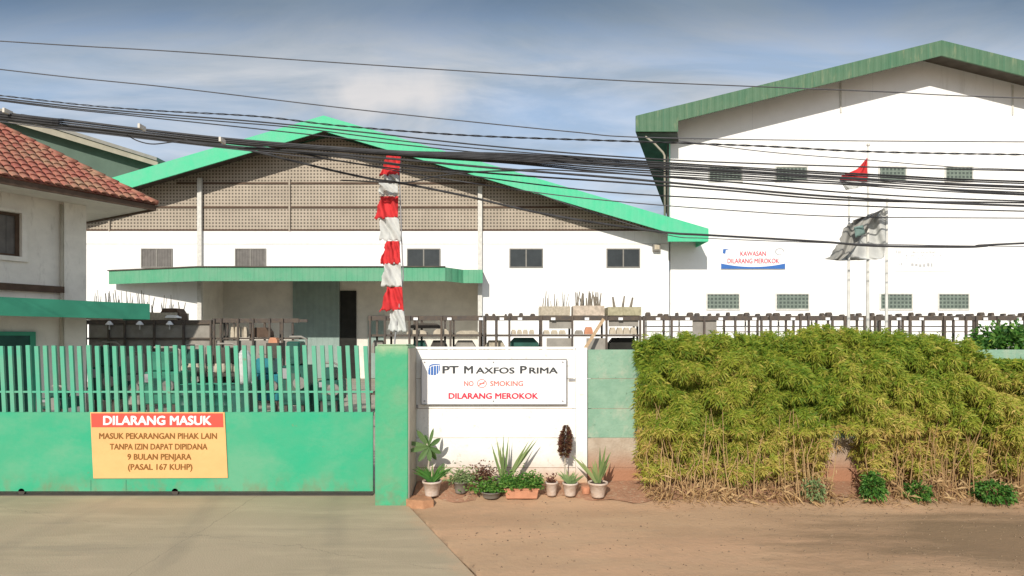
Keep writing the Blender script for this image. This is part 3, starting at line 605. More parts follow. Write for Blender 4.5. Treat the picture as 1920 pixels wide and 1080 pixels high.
b = MB()
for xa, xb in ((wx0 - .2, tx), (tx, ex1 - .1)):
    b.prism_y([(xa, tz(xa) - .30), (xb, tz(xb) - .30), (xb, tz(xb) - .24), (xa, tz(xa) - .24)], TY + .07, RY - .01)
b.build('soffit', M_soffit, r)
# underside of the side eave, its shade put into the dark grey
zl = PZ(402, RY - .3); Yq = TY + .12
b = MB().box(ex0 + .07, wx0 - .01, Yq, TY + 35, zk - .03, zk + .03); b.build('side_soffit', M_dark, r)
SHED = r
pts = [P(1210, 256, Yq - .12), P(1226, 268, Yq - .14), P(1243, 286, Yq - .14), P(1246, 292, Yq - .14), P(1246.5, 418, Yq - .14)]
MB().tube(pts, .05, 8).build('drainpipe', M_cfas, r, True)
MB().box(PX(1251, RY - .1), PX(1254, RY - .1), RY - .12, RY - .02, 8.2, zk - .2).build('corner_trim', M_purlin, r)
for px in (1576, 1898):
    xx = PX(px, RY); MB().box(xx - .035, xx + .035, RY - .05, RY - .011, tz(xx) - 1.9, tz(xx) - .4).build('purlin_cleat', M_post, r)
def vent(px0, px1, py0, py1, Y=RY):
    x0, x1, z0, z1 = PX(px0, Y), PX(px1, Y), PZ(py1, Y), PZ(py0, Y); e = .06
    f = MB(); f.box(x0 - e, x1 + e, Y - .05, Y - .002, z0 - e, z0); f.box(x0 - e, x1 + e, Y - .05, Y - .002, z1, z1 + e)
    f.box(x0 - e, x0, Y - .05, Y - .002, z0, z1); f.box(x1, x1 + e, Y - .05, Y - .002, z0, z1)
    fo = f.build('vent_window', M_post, r)
    MB().box(x0, x1, Y - .02, Y - .003, z0, z1).build('vent_grille', M_vent, fo)
for a, c in ((1330, 1390), (1455, 1512), (1649, 1697), (1773, 1822)): vent(a, c, 314, 339)
for a, c in ((1326, 1385), (1456, 1515), (1651, 1709), (1760, 1815)): vent(a, c, 552, 579)
for ch in SHED.children:                          # the shed's plan is skewed: its sides run back to the right
    o0 = Vector(SHED['wloc'])
    if ch.name.split('.')[0] in ('roof_slope', 'side_wall', 'side_soffit', 'side_fascia'):
        for v in ch.data.vertices:
            yy = v.co.y + o0.y - TY - .2
            if yy > 0: v.co.x += .33 * yy
# banners on its wall
QY = RY - .06
r = thing('wall_banner', 'white no-smoking banner with red words and curved blue base on the tall shed', 'banner', (PX(1412, QY), QY, PZ(485, QY)))
MB().box(PX(1351, QY), PX(1473, QY), QY, QY + .02, PZ(504, QY), PZ(463, QY)).build('board', M_signw, r)
n = 14; pts = [(PX(1352, QY), PZ(504, QY)), (PX(1472, QY), PZ(504, QY))] + [(PX(1472 - 120 * i / n, QY), PZ(500.5 - 6.5 * (2 * i / n - 1) ** 2, QY)) for i in range(n + 1)]
MB().prism_y(pts, QY - .01, QY - .001).build('blue_base', M_blue, r)
text('lettering', 'KAWASAN', M_inkr, r, PX(1388, QY), PX(1436, QY), PZ(480, QY), PZ(471, QY), QY - .002, .02)
text('lettering', 'DILARANG MEROKOK', M_inkr, r, PX(1364, QY), PX(1461, QY), PZ(494, QY), PZ(484.5, QY), QY - .002, .02)
b = MB().prism_y([(PX(1355, QY), PZ(475, QY)), (PX(1360, QY), PZ(476, QY)), (PX(1361, QY), PZ(469, QY)), (PX(1368, QY), PZ(467, QY)), (PX(1356, QY), PZ(467, QY))], QY - .008, QY - .001); b.build('emblem', M_blue, r)
n = 16; b = MB(); c = P(1462, 472, QY)
for i in range(n):
    a = 2 * math.pi * i / n
    for rr in (.17, .23): b.v.append((c.x + rr * 1.05 * math.cos(a), QY - .006, c.z + rr * .8 * math.sin(a)))
for i in range(n - 3): j = i + 1; b.f.append((2 * i, 2 * i + 1, 2 * j + 1, 2 * j))
b.build('ring_emblem', M_faint, r)
r = thing('faded_notice', 'faint bleached notice with illegible grey writing on the tall shed', 'notice', (PX(1730, QY), QY, PZ(485, QY)))
MB().box(PX(1678, QY), PX(1785, QY), QY + .03, QY + .05, PZ(508, QY), PZ(462, QY)).build('board', M_white2, r)
b = MB(); rn = random.Random(5)
def strokes(pxa, pxb, pya, pyb, step, dens):
    x = pxa
    while x < pxb:
        if rn.random() < dens:
            wv = rn.uniform(.3, .75) * step; ya = pya + rn.uniform(0, .4) * (pyb - pya); yb = pyb - rn.uniform(0, .4) * (pyb - pya)
            b.box(PX(x, QY), PX(x + wv, QY), QY + .02, QY + .029, PZ(yb, QY), PZ(ya, QY))
        x += step
strokes(1710, 1752, 471, 474.5, 2.2, .95); strokes(1692, 1772, 478, 481, 3.4, .6); strokes(1696, 1768, 484, 486.5, 3.6, .5)
strokes(1709, 1752, 493, 501, 7.5, 1); strokes(1681, 1690, 469, 476, 4, 1); strokes(1686, 1692, 492, 499, 3.5, 1)
b.build('faded_writing', M_faint, r)

# ------------------------------------------------------------------ building far left behind the tiled house
KY = 37.0
r = thing('factory_hall', 'grey green hall with weathered cream roof edge behind the tiled house', 'building', (PX(-100, KY), KY + 8, 0))
kx0, kx1 = PX(-700, KY), PX(288, KY); kr = PX(-200, KY)
def kz(x): return PZ(303, KY) + (PX(310, KY) - max(x, kr)) * .3115 - max(0, kr - x) * .3115
MB().prism_y([(kx0, 0), (kx1, 0), (kx1, kz(kx1) - .4), (kr, kz(kr) - .4), (kx0, kz(kx0) - .4)], KY, KY + .3).build('wall', M_ggrey, r)
MB().box(kx1 - .3, kx1, KY + .31, KY + 24, 0, kz(kx1) - .6).build('side_wall', M_ggrey, r)
kx2 = PX(310, KY)
b = MB().prism_y([(kr, kz(kr) - .75), (kx2, kz(kx2) - .5), (kx2, kz(kx2) - .22), (kr, kz(kr) - .22)], KY - .8, KY - .7)
b.prism_y([(PX(-700, KY), kz(kx0) - .7), (kr, kz(kr) - .7), (kr, kz(kr) - .2), (kx0, kz(kx0) - .2)], KY - .8, KY - .7); b.build('fascia', M_cfas, r)
MB().prism_y([(kr, kz(kr) - .2), (kx2, kz(kx2) - .2), (kx2, kz(kx2)), (kr, kz(kr))], KY - .9, KY + 24).build('roof_slope', M_frame, r)
MB().prism_y([(kx0, kz(kx0) - .2), (kr, kz(kr) - .2), (kr, kz(kr)), (kx0, kz(kx0))], KY - .9, KY + 24).build('roof_slope', M_frame, r)

# ------------------------------------------------------------------ tiled house on the left
Dv = Vector((.514, .857, 0)).normalized(); Nv = Vector((Dv.y, -Dv.x, 0)); Cn = Vector((PX(155, 17.0), 17.0, 0))
r = thing('tiled_house', 'two storey cream house with red clay tiled hip roof and green canopy', 'house', tuple(Cn))
def HP(a, n_, z): v = Cn + Dv * a + Nv * n_; return Vector((v.x, v.y, z))   # a along facade (+ = away), n_ outwards
def hbox(a0, a1, n0, n1, z0, z1, mb=None):
    mb = mb or MB()
    v = [HP(a, n_, z) for z in (z0, z1) for (a, n_) in ((a0, n0), (a0, n1), (a1, n1), (a1, n0))]
    return mb.add(v, [(0, 1, 2, 3), (7, 6, 5, 4), (0, 4, 5, 1), (1, 5, 6, 2), (2, 6, 7, 3), (3, 7, 4, 0)])
Ze = PZ(385, 17.5); a_w0, a_w1 = -3.4, -1.42
wz0, wz1 = 4.20, 5.32
b = hbox(-9, a_w0, -.25, 0, 0, Ze - .1); hbox(a_w1, 0, -.25, 0, 0, Ze - .1, b); hbox(a_w0, a_w1, -.25, 0, 0, wz0, b); hbox(a_w0, a_w1, -.25, 0, wz1, Ze - .1, b)
hbox(-.25, 0, -6, -.26, 0, Ze - .1, b); hbox(-9, -8.75, -6, -.26, 0, Ze - .1, b)
b.build('wall', M_cream, r)
hbox(-.48, .06, -.4, .07, 0, Ze - .12).build('corner_column', M_cream, r)
w_ = hbox(a_w0, a_w1, -.2, -.17, wz0, wz1).build('window', M_shut, r)
b = hbox(a_w0 + .001, a_w1 - .001, -.16, -.10, wz1 - .07, wz1); hbox(a_w0, a_w1, -.16, -.10, wz0, wz0 + .07, b); hbox(a_w1 - .08, a_w1, -.16, -.10, wz0 + .07, wz1 - .07, b); b.build('frame', M_brown, w_)
b = hbox(a_w0 - .1, a_w1 + .12, .002, .05, wz1, wz1 + .09); hbox(a_w1 + .002, a_w1 + .12, .002, .05, wz0, wz1 - .001, b); hbox(a_w0 - .1, a_w1 + .14, .002, .07, wz0 - .12, wz0, b); b.build('surround', M_cream, w_)
b = MB().tube([HP(-.55, .09, z) for z in (0.1, 3, Ze - .2)], .04, 8); b.build('drainpipe', M_plaster, r, True)
hbox(-9, -.5, .002, .14, 3.33, 3.50).build('floor_band', M_brown, r)
for a in (-2.3,):
    hbox(-4.6, -1.25, .002, .05, 0, 2.18).build('side_door', M_mach, r)
    b = hbox(-4.7, -4.6, .003, .08, 0, 2.28); hbox(-1.25, -1.13, .003, .08, 0, 2.28, b); hbox(-4.6, -1.25, .003, .08, 2.18, 2.28, b); b.build('door_frame', M_can2, r)
hbox(-9, 1.05, 1.22, 1.30, 2.64, 3.08).build('canopy_fascia', M_can2, r)
hbox(1.05, 1.12, .0, 1.30, 2.64, 3.08).build('canopy_end', M_can2, r)
hbox(-9, 1.04, .15, 1.21, 2.98, 3.04).build('canopy_deck', M_soffit, r)
for a in (-4.0,): b = MB().tube([HP(a, .05, 2.3), HP(a, 1.2, 2.9)], .03, 6); b.build('canopy_bracket', M_purlin, r)
# eave soffit, fascia and tiles
hbox(-9.2, 1.22, .08, 1.25, Ze - .12, Ze - .08).build('eave_soffit', M_cream, r)
hbox(.07, 1.22, -7, .075, Ze - .12, Ze - .08).build('eave_soffit', M_cream, r)
b = hbox(-9.2, 1.30, 1.25, 1.30, Ze - .17, Ze - .02); hbox(1.22, 1.30, -7, 1.24, Ze - .17, Ze - .02, b); b.build('eave_board', M_brown, r)
b = MB(); pitch = .70; tw = .215; tl = .33
En = 1.34; Ea = 1.30
def onroof(a, s_): return HP(a, En - s_, Ze + s_ * pitch)        # s_ = horizontal distance in from eave
up = Vector((0, 0, 1)); slope_dir = (Vector((0, 0, pitch)) - Nv).normalized(); nrm = (Nv * pitch + Vector((0, 0, 1))).normalized()
sl = math.sqrt(1 + pitch * pitch); rowsn = int(4.4 * sl / (tl * .82))
for j in range(rowsn):
    s0 = j * tl * .82 / sl; lim = Ea - s0 - .02
    a = -9.0
    while a < lim - tw * .2:
        jj = random.uniform(-.008, .008); lift = random.uniform(0, .006); base = len(b.v); K = 5
        for e in (0, 1):
            st = s0 + e * tl / sl; up_ = .045 - .040 * e + lift
            for k in range(K + 1):
                th = math.pi * k / K; aa = a + jj + tw * .5 - math.cos(th) * tw * .42
                b.v.append(tuple(onroof(min(aa, Ea - st + .05), st) + nrm * (up_ + math.sin(th) * .045)))
        for k in range(K): b.f.append((base + k, base + k + 1, base + K + 2 + k, base + K + 1 + k))
        b.f.append(tuple(base + k for k in range(K, -1, -1)))
        a += tw
b.build('tile_courses', M_tile, r)
b = MB(); s1 = 4.5
b.add([onroof(-9.2, 0), onroof(Ea, 0), onroof(Ea - s1, s1), onroof(-9.2, s1)], [(0, 1, 2, 3)])
b.add([onroof(Ea, 0), HP(Ea, -7.6, Ze), HP(Ea - s1, -3.16, Ze + s1 * pitch)], [(0, 1, 2)])
b.add([HP(-9.2, -7.6, Ze), HP(-9.2, -3.16, Ze + s1 * pitch), HP(Ea - s1, -3.16, Ze + s1 * pitch), HP(Ea, -7.6, Ze)], [(0, 1, 2, 3)])
b.build('roof_deck', M_tile, r)
b = MB(); q0 = onroof(Ea, 0); q1 = onroof(Ea - s1, s1); nseg = 19
for i in range(nseg):
    t0, t1 = i / nseg, (i + 1.15) / nseg
    b.tube([q0.lerp(q1, t0) + nrm * .055, q0.lerp(q1, t1) + nrm * .035], .075, 8, .062)
b.build('hip_tiles', M_tile, r, True)

# ------------------------------------------------------------------ racks in the yard
KR = 18.0
def rack(label, px0, px1, ytop, yshelf, posts, Y, depth=.9, plates=(), extra=(), bracket=True, grp='storage racks in the yard'):
    rr = thing('storage_rack', label, 'rack', (PX((px0 + px1) / 2, Y), Y + depth / 2, 0), grp)
    zt = PZ(ytop, Y); zs = PZ(yshelf, Y); x0, x1 = PX(px0, Y), PX(px1, Y)
    b = MB().box(x0, x1, Y, Y + .06, zt - .14, zt); b.box(x0, x1, Y + depth - .06, Y + depth, zt - .1, zt); b.build('top_beam', M_rack, rr)
    b = MB().box(x0, x1, Y + .002, Y + depth - .002, zs - .06, zs); b.build('shelf', M_rack, rr)
    b = MB().box(x0, x1, Y + .002, Y + depth - .002, .45, .5); b.build('lower_shelf', M_rack, rr)
    for p in posts:
        xx = PX(p, Y)
        MB().box(xx - .03, xx + .03, Y - .05, Y - .002, 0, zt - .002).build('post', M_rack, rr)
        xx = PX(p, Y) ; MB().box(xx - .03, xx + .03, Y + depth + .002, Y + depth + .05, 0, zt - .002).build('post', M_rack, rr)
    for p in plates:
        MB().box(PX(p - 4, Y), PX(p + 4, Y), Y - .07, Y - .052, zt - .13, zt - .055).build('label_plate', M_signw, rr)
    for (a, c, y0, y1) in extra:
        MB().box(PX(a, Y), PX(c, Y), Y + .065, Y + .085, PZ(y1, Y), PZ(y0, Y)).build('back_sheet', M_rackg, rr)
    return rr
rack('steel storage rack standing directly behind the company sign wall', 690, 904, 592, 627, (694, 722, 768, 782, 828, 845, 900), KR, plates=(780, 843), extra=())
rack('steel storage rack bearing three pale crates of rods', 906, 1203, 592, 627, (908, 930, 955, 1015, 1073, 1137, 1200), KR, plates=(902, 941, 975, 1037, 1100, 1163), extra=((1030, 1074, 600, 616), (1142, 1198, 598, 612), (1025, 1072, 634, 660), (1100, 1136, 634, 660)))
rack('open steel rack left of the flagpoles with grey boards in it', 1205, 1440, 592, 640, (1207, 1259, 1320, 1378, 1427), KR, plates=(1233, 1288, 1350, 1413), extra=((1300, 1345, 598, 650),))
rack('open steel rack straight behind the three flagpoles', 1442, 1700, 592, 640, (1444, 1500, 1515, 1560, 1583, 1620, 1640, 1665, 1685), KR, plates=(1485, 1550, 1612, 1683))
rack('open steel rack running behind the round green bush', 1702, 1990, 592, 640, (1705, 1730, 1770, 1810, 1830, 1870, 1920, 1980), KR, plates=(1725, 1790, 1845, 1908))
rails = MB()
LR = 20.0
rack('steel rack with square frames in front of the warehouse bay', 400, 560, 597, 633, (402, 415, 447, 475, 506, 530), LR, plates=(), extra=((404, 558, 638, 745),))  # tall grey sheet added to darken the yard behind the gate bars
rack('cluttered steel rack beside the tiled house canopy', 158, 398, 600, 633, (162, 205, 235, 290, 345, 396), LR, plates=(), extra=((164, 396, 606, 745),))  # sheet added here too, hiding the bright wall to deepen the shadowed yard
# mid rails seen through the right racks
b = MB()
for y in (612, 622): b.box(PX(1206, KR + 1.2), PX(1990, KR + 1.2), KR + 1.2, KR + 1.24, PZ(y + 1, KR + 1.2), PZ(y - 1, KR + 1.2))
for p in range(1210, 1990, 62): b.box(PX(p, KR + 1.2), PX(p + 2, KR + 1.2), KR + 1.15, KR + 1.199, 0, PZ(600, KR + 1.2))
tag(b.build('handrail', M_rackg, loc=(PX(1600, KR), KR + 1.2, 0)), 'two bar grey handrail running behind the open racks', 'railing')

def crate(px0, px1, py0, py1, Y, label, rods, m=M_crate, grp=None):
    rr = thing('rod_crate', label, 'crate', (PX((px0 + px1) / 2, Y + .4), Y + .4, PZ(py1, Y)), grp)
    x0, x1, z0, z1 = PX(px0, Y), PX(px1, Y), PZ(py1, Y), PZ(py0, Y); dp = .8; t = .03
    b = MB().box(x0, x1, Y, Y + t, z0, z1); b.box(x0, x1, Y + dp - t, Y + dp, z0, z1); b.box(x0, x0 + t, Y + t, Y + dp - t, z0, z1); b.box(x1 - t, x1, Y + t, Y + dp - t, z0, z1); b.box(x0 + t, x1 - t, Y + t, Y + dp - t, z0, z0 + .03)
    n = max(2, int((x1 - x0) / .33))
    for i in range(n + 1): xx = x0 + (x1 - x0) * i / n; b.box(xx - .02, xx + .02, Y - .02, Y - .001, z0, z1)
    b.build('box', m, rr)
    for (px, top, wd) in rods:
        yy = Y + random.uniform(.1, .65); xx = PX(px, Y)
        b = MB().tube([(xx, yy, z0 + .035), (xx + random.uniform(-.03, .03), yy, (z0 + PZ(top, Y)) / 2), (xx + random.uniform(-.05, .05), yy, PZ(top, Y))], wd, 5, wd * .45)
        b.build('rod', M_rod, rr)
z_ = 592 - .3
crate(1012, 1068, 574.5, 591.5, KR, 'pale crate with thin upright rods, leftmost on the rack', [(1018 + i * 4.2, random.choice((545, 550, 558, 562)), .012 + .014 * random.random()) for i in range(13)])
crate(1076, 1132, 573, 591.5, KR + .06, 'pale crate packed with thick upright rods, middle of the three', [(1084 + i * 2.6, random.choice((545, 548, 552, 556)), .03 + .012 * random.random()) for i in range(18)], mat('dusty crate', (.50, .42, .34), .9, .25, 9))
crate(1141, 1201, 575.5, 591.5, KR - .03, 'yellowish crate with three dark spikes at the rack end', [(1155, 555, .06), (1172, 554, .05), (1189, 556, .06)], mat('yellowish crate', (.36, .33, .22), .9, .2, 14))
crate(160, 262, 584, 599.5, LR, 'wide crate full of thin pale rods behind the house canopy', [(162 + i * 3.4, random.choice((543, 548, 553, 560)), .012 + .012 * random.random()) for i in range(30)])
crate(264, 330, 586, 599.5, LR, 'short crate of thin rods right of the wide crate', [(268 + i * 4.2, random.choice((552, 557, 565, 570)), .012 + .012 * random.random()) for i in range(15)])
# castings and blocks on the racks
proto = None
def casting(px0, px1, py0, py1, Y, m, kind='ceramic_block', label='', cat='block', grp=None):
    x0, x1, z0, z1 = PX(px0, Y), PX(px1, Y), PZ(py1, Y), PZ(py0, Y); w_ = x1 - x0; h = z1 - z0
    b = MB().prism_y([(x0, z0), (x1, z0), (x1 - w_ * .04, z0 + h * .55), (x1 - w_ * .2, z1), (x0 + w_ * .2, z1), (x0 + w_ * .04, z0 + h * .55)], Y, Y + max(.15, w_ * .7))
    return tag(b.build(kind, m, loc=((x0 + x1) / 2, Y + .1, z0)), label, cat, grp)
G1 = 'pale ceramic blocks on the rack shelves'
for a in (958, 969, 980, 992): casting(a, a + 10, 618, 626.6, KR + .1, M_cast, label='pale ceramic block on the shelf above the company sign', grp=G1)
for a in (1018, 1033, 1048): casting(a, a + 13, 619, 626.6, KR + .1, M_cast, label='flat tan block on the shelf under the leftmost rod crate', grp=G1 + ' under the leftmost crate')
for a in (1143, 1156, 1169, 1182): casting(a, a + 12, 614, 626.6, KR + .1, M_cast, label='cream block on the shelf under the spiked crate', grp=G1 + ' under the spiked crate')
for a in (312, 322, 333, 344): casting(a, a + 9, 624, 632.6, LR + .1, M_signw, label='white block in the row of four on the cluttered rack', grp='white blocks on the cluttered rack')
for a in (432, 440, 448, 456): casting(a, a + 7, 613, 632.6, LR + .1, M_cast, label='upright tan jar-like block on the square framed rack', grp='upright tan blocks on the square framed rack')
casting(470, 505, 614, 632.6, LR + .1, M_brown, 'brown_box', 'brown box on the square framed rack beside tan blocks', 'box')
casting(188, 209, 622, 632.6, LR + .1, M_cast, 'pale_tray', 'pale pink tray on the cluttered rack, nearest the house', 'tray')
casting(212, 232, 621, 632.6, LR + .1, M_signw, 'pale_tray', 'white tray on the cluttered rack, second from the house', 'tray')
casting(242, 290, 625, 632.6, LR + .1, M_cast, 'pale_tray', 'long low tan tray in the middle of the cluttered rack', 'tray')
casting(812, 842, 617, 626.6, KR + .1, M_cast, 'pale_tray', 'tan tray on the rack just right of the striped banner', 'tray')
casting(762, 800, 619, 626.6, KR + .1, M_cast, 'pale_tray', 'beige tray on the rack right behind the striped banner', 'tray')
casting(855, 898, 620, 626.6, KR + .1, M_crate, 'pale_tray', 'grey-brown tray on the rack left of the ceramic blocks', 'tray')
casting(1078, 1094, 619, 626.6, KR + .1, M_rackg, 'grey_tray', 'grey tray on the shelf left of the leaning plank', 'tray')
casting(1096, 1112, 613, 626.6, KR + .1, M_terra, 'brick_block', 'red brick block on the shelf behind the leaning plank', 'block')
casting(952, 1012, 633, 655, KR + .3, M_mach, 'void_block', 'dark blue-green block standing in for the shaded void under the ceramic blocks shelf', 'bin')  # dark block painted in for the shade below the shelf
casting(1142, 1198, 633, 658, KR + .3, M_blackish, 'void_block', 'black block standing in for the shaded void under the spiked crate shelf', 'bin')  # near-black block, likewise shade given as colour
casting(768, 826, 606, 615, KR + .5, M_purlin, 'dark_box', 'dark flat box on the rack beside the banner pole', 'box')
casting(298, 338, 578, 599.5, LR + .1, M_brown, 'brown_box', 'dark brown box on top of the cluttered rack', 'box')
casting(309, 332, 591, 596, LR - .1, M_signw, 'white_tub', 'white lidded tub in front of the dark brown box', 'tub')
for a, c, m_, lb in ((696, 720, M_rackg, 'grey box low in the rack left of the banner pole'), (772, 800, M_mach, 'dark green bin low in the rack behind the banner pole'), (806, 838, M_purlin, 'nearly black bin low in the rack right of the banner'), (850, 892, M_rackg, 'wide grey box low in the rack before the ceramic blocks'), (908, 948, M_crate, 'pale brown carton low in the rack left of the dark void block')):
    casting(a, c, 638, 662, KR + .3, m_, 'storage_bin', lb, 'bin')
GL = 'small dark castings lying along the rack tops'
src = casting(909, 916, 588, 591.7, KR, M_rack, 'casting', 'small dark casting lying on a yard rack top beam', 'casting', GL)
for p in list(range(924, 1008, 17)) + list(range(1212, 1960, 19)):
    c = src.copy(); COL.objects.link(c); c.location.x += PX(p + random.uniform(-5, 5), KR) - PX(909, KR); c.scale.z = random.uniform(.6, 1.7); c.scale.x = random.uniform(.6, 1.6)
# plank
a_, b_ = P(1096, 655, KR - .5), P(1132, 598, KR - .15); d_ = (b_ - a_)
a_ = a_ - d_ * ((a_.z) / d_.z)
q = MB(); s_ = Vector((d_.z, 0, -d_.x)).normalized() * .045; t_ = Vector((0, .04, 0))
q.add([a_ - s_, a_ + s_, a_ + s_ + t_, a_ - s_ + t_, b_ - s_, b_ + s_, b_ + s_ + t_, b_ - s_ + t_], [(0, 3, 2, 1), (4, 5, 6, 7), (0, 1, 5, 4), (1, 2, 6, 5), (2, 3, 7, 6), (3, 0, 4, 7)])
tag(q.build('plank', M_wood, loc=tuple(a_)), 'long wooden plank leaning diagonally against the crate rack', 'plank')
# lamps / fans on posts of the left rack
for px, lb in ((205, 'white hooded work lamp above the pink tray'), (262, 'white hooded work lamp in the middle of the cluttered rack'), (318, 'white hooded work lamp above the four white blocks')):
    c = P(px, 618, LR - .1); rr = thing('work_lamp', lb, 'lamp', tuple(c), 'work lamps on the cluttered rack')
    MB().tube([c, c + Vector((0, 0, .28))], .02, 6).build('stem', M_post, rr)
    MB().lathe(c.x, c.y, [(.03, c.z + .28), (.11, c.z + .18), (.11, c.z + .15), (.02, c.z + .26)], 12).build('hood', M_signw, rr)
# machinery in the yard seen between the gate bars
def machine(px0, px1, py0, py1, Y, m, label, legs=True):
    rr = thing('machine', label, 'machine', (PX((px0 + px1) / 2, Y), Y, 0))
    x0, x1, z0, z1 = PX(px0, Y), PX(px1, Y), max(.15, PZ(py1, Y)), PZ(py0, Y)
    o = MB().box(x0, x1, Y, Y + .8, z0, z0 + (z1 - z0) * .62).build('housing', m, rr); o.modifiers.new('bevel', 'BEVEL').width = .03
    o = MB().box(x0 + (x1 - x0) * .12, x0 + (x1 - x0) * .7, Y + .1, Y + .6, z0 + (z1 - z0) * .62 + .002, z1).build('hopper', m, rr); o.modifiers.new('bevel', 'BEVEL').width = .04
    MB().box(x0 + (x1 - x0) * .2, x0 + (x1 - x0) * .8, Y - .03, Y - .002, z0 + (z1 - z0) * .2, z0 + (z1 - z0) * .5).build('hatch', M_mach if m != M_mach else M_ggrey, rr)
    zc_ = z0 + (z1 - z0) * .35; xc_ = x1 - (x1 - x0) * .2; rw = min(.16, (x1 - x0) * .3)
    b = MB(); n = 16; b.v += [(xc_ + rw * math.cos(2 * math.pi * i / n), yy, zc_ + rw * math.sin(2 * math.pi * i / n)) for yy in (Y - .10, Y - .032) for i in range(n)]
    b.f += [tuple(range(n)), tuple(range(2 * n - 1, n - 1, -1))] + [(i, i + n, (i + 1) % n + n, (i + 1) % n) for i in range(n)]
    b.build('flywheel', M_frame, rr)
    MB().tube([(x1 - .06, Y + .3, z0 + (z1 - z0) * .62), (x1 - .06, Y + .3, z1 + .05), (x1 - .2, Y + .3, z1 + .12), (x0 + .1, Y + .3, z1 + .12)], .03, 7).build('pipe', M_rackg, rr)
    MB().box(x0 + .04, x0 + .2, Y - .05, Y - .032, z0 + (z1 - z0) * .42, z0 + (z1 - z0) * .58).build('control_panel', M_metal, rr)
    for xx in (x0 + .05, x1 - .13): MB().box(xx, xx + .08, Y + .05, Y + .13, 0, z0 - .002).build('leg', M_purlin, rr)
machine(470, 522, 672, 752, 17.0, M_turq, 'turquoise machine behind the gate bars right of the banner')
machine(528, 572, 640, 760, 16.0, M_mach, 'dark green machine behind the gate bars near the doorway')
machine(270, 330, 660, 758, 16.4, mat('machine mid green', (.03, .17, .11), .6, .2, 3), 'green machine behind the gate bars above the warning banner')
machine(172, 216, 650, 750, 17.4, M_mach, 'dark machine behind the gate bars close to the tiled house')
machine(74, 112, 735, 768, 15.0, M_mach, 'low dark machine in front of the tiled house wall')
machine(224, 262, 668, 760, 17.8, M_rackg, 'grey-brown machine behind the gate bars left of the green machine')
machine(334, 378, 655, 735, 18.6, M_mach, 'dark machine standing behind the row of pale jars, left side')
machine(392, 440, 652, 735, 18.6, M_purlin, 'nearly black machine behind the row of pale jars, right side')
machine(596, 634, 690, 752, 15.6, M_mach, 'small dark machine behind the bars below the open doorway')
# low table with pale jars
r = thing('work_table', 'long dark work table holding a row of pale jars', 'table', (PX(400, 17.6), 17.8, 0))
MB().box(PX(338, 17.6), PX(468, 17.6), 17.6, 18.3, PZ(706, 17.6), PZ(700, 17.6)).build('table_top', M_purlin, r)
for px in (342, 400, 462):
    for yy in (17.65, 18.2): MB().box(PX(px, 17.6), PX(px + 5, 17.6), yy, yy + .06, 0, PZ(706, 17.6) - .002).build('leg', M_purlin, r)
jar = None
for i in range(10):
    px = 345 + i * 12.3; c = P(px, 700, 17.8)
    if jar is None:
        c = P(345, 700, 17.8); c.z = PZ(700, 17.6) + .002
        jar = MB().lathe(c.x, c.y, [(.05, c.z), (.075, c.z + .05), (.075, c.z + .18), (.05, c.z + .24), (.055, c.z + .27)], 12).build('jar', M_cast, loc=tuple(c), smooth=True)
        tag(jar, 'pale ceramic jar in the row on the long work table', 'jar', 'pale jars on the long work table')
    else:
        o = jar.copy(); COL.objects.link(o); o.location.x += PX(px, 17.8) - PX(345, 17.8)
drum = None
GD = 'green drums standing behind the gate bars'
for px in (352, 388, 424, 586, 622):
    if drum is None:
        x = PX(px, 16.8); z = 0
        drum = thing('drum', 'green steel drum behind the gate bars', 'drum', (x, 16.8, 0), GD)
        d1 = MB().lathe(x, 16.8, [(.28, 0), (.29, .02), (.28, .04), (.28, .28), (.295, .3), (.28, .32), (.28, .55), (.295, .57), (.28, .59), (.28, .84), (.29, .86)], 18).build('shell', M_mach, drum, True)
        d2 = MB().lathe(x, 16.8, [(.27, .861), (.27, .87)], 18).build('lid', M_can2, drum)
    else:
        o = drum.copy(); COL.objects.link(o); o.location.x = PX(px, 16.8)
        for s in (d1, d2): c = s.copy(); COL.objects.link(c); c.parent = o
# white sacks and red-brown parts above the bars
r = tag(MB().lathe(PX(452, 16), 16.2, [(.14, .9), (.2, 1.0), (.22, 1.3), (.2, 1.6), (.1, 1.78), (.04, 1.82)], 12).build('white_sack', M_fwhite, loc=(PX(452, 16), 16.2, .9), smooth=True), 'white sack standing on a stand behind the gate bars', 'sack')
tag(MB().box(PX(436, 16), PX(468, 16), 15.95, 16.5, 0, .898).build('stand', M_mach, loc=(PX(452, 16), 16.2, 0)), 'dark green stand carrying the white sack', 'stand')
casting(503, 520, 633, 643, 17, M_terra, 'motor_cover', 'orange motor cover over the turquoise machine', 'cover')
tag(MB().box(PX(500, 17), PX(524, 17), 16.95, 17.4, PZ(672, 17) + .002, PZ(643, 17)).build('stand', M_purlin, loc=(PX(512, 17), 17.1, PZ(660, 17))), 'dark stand on the turquoise machine under the orange cover', 'stand')

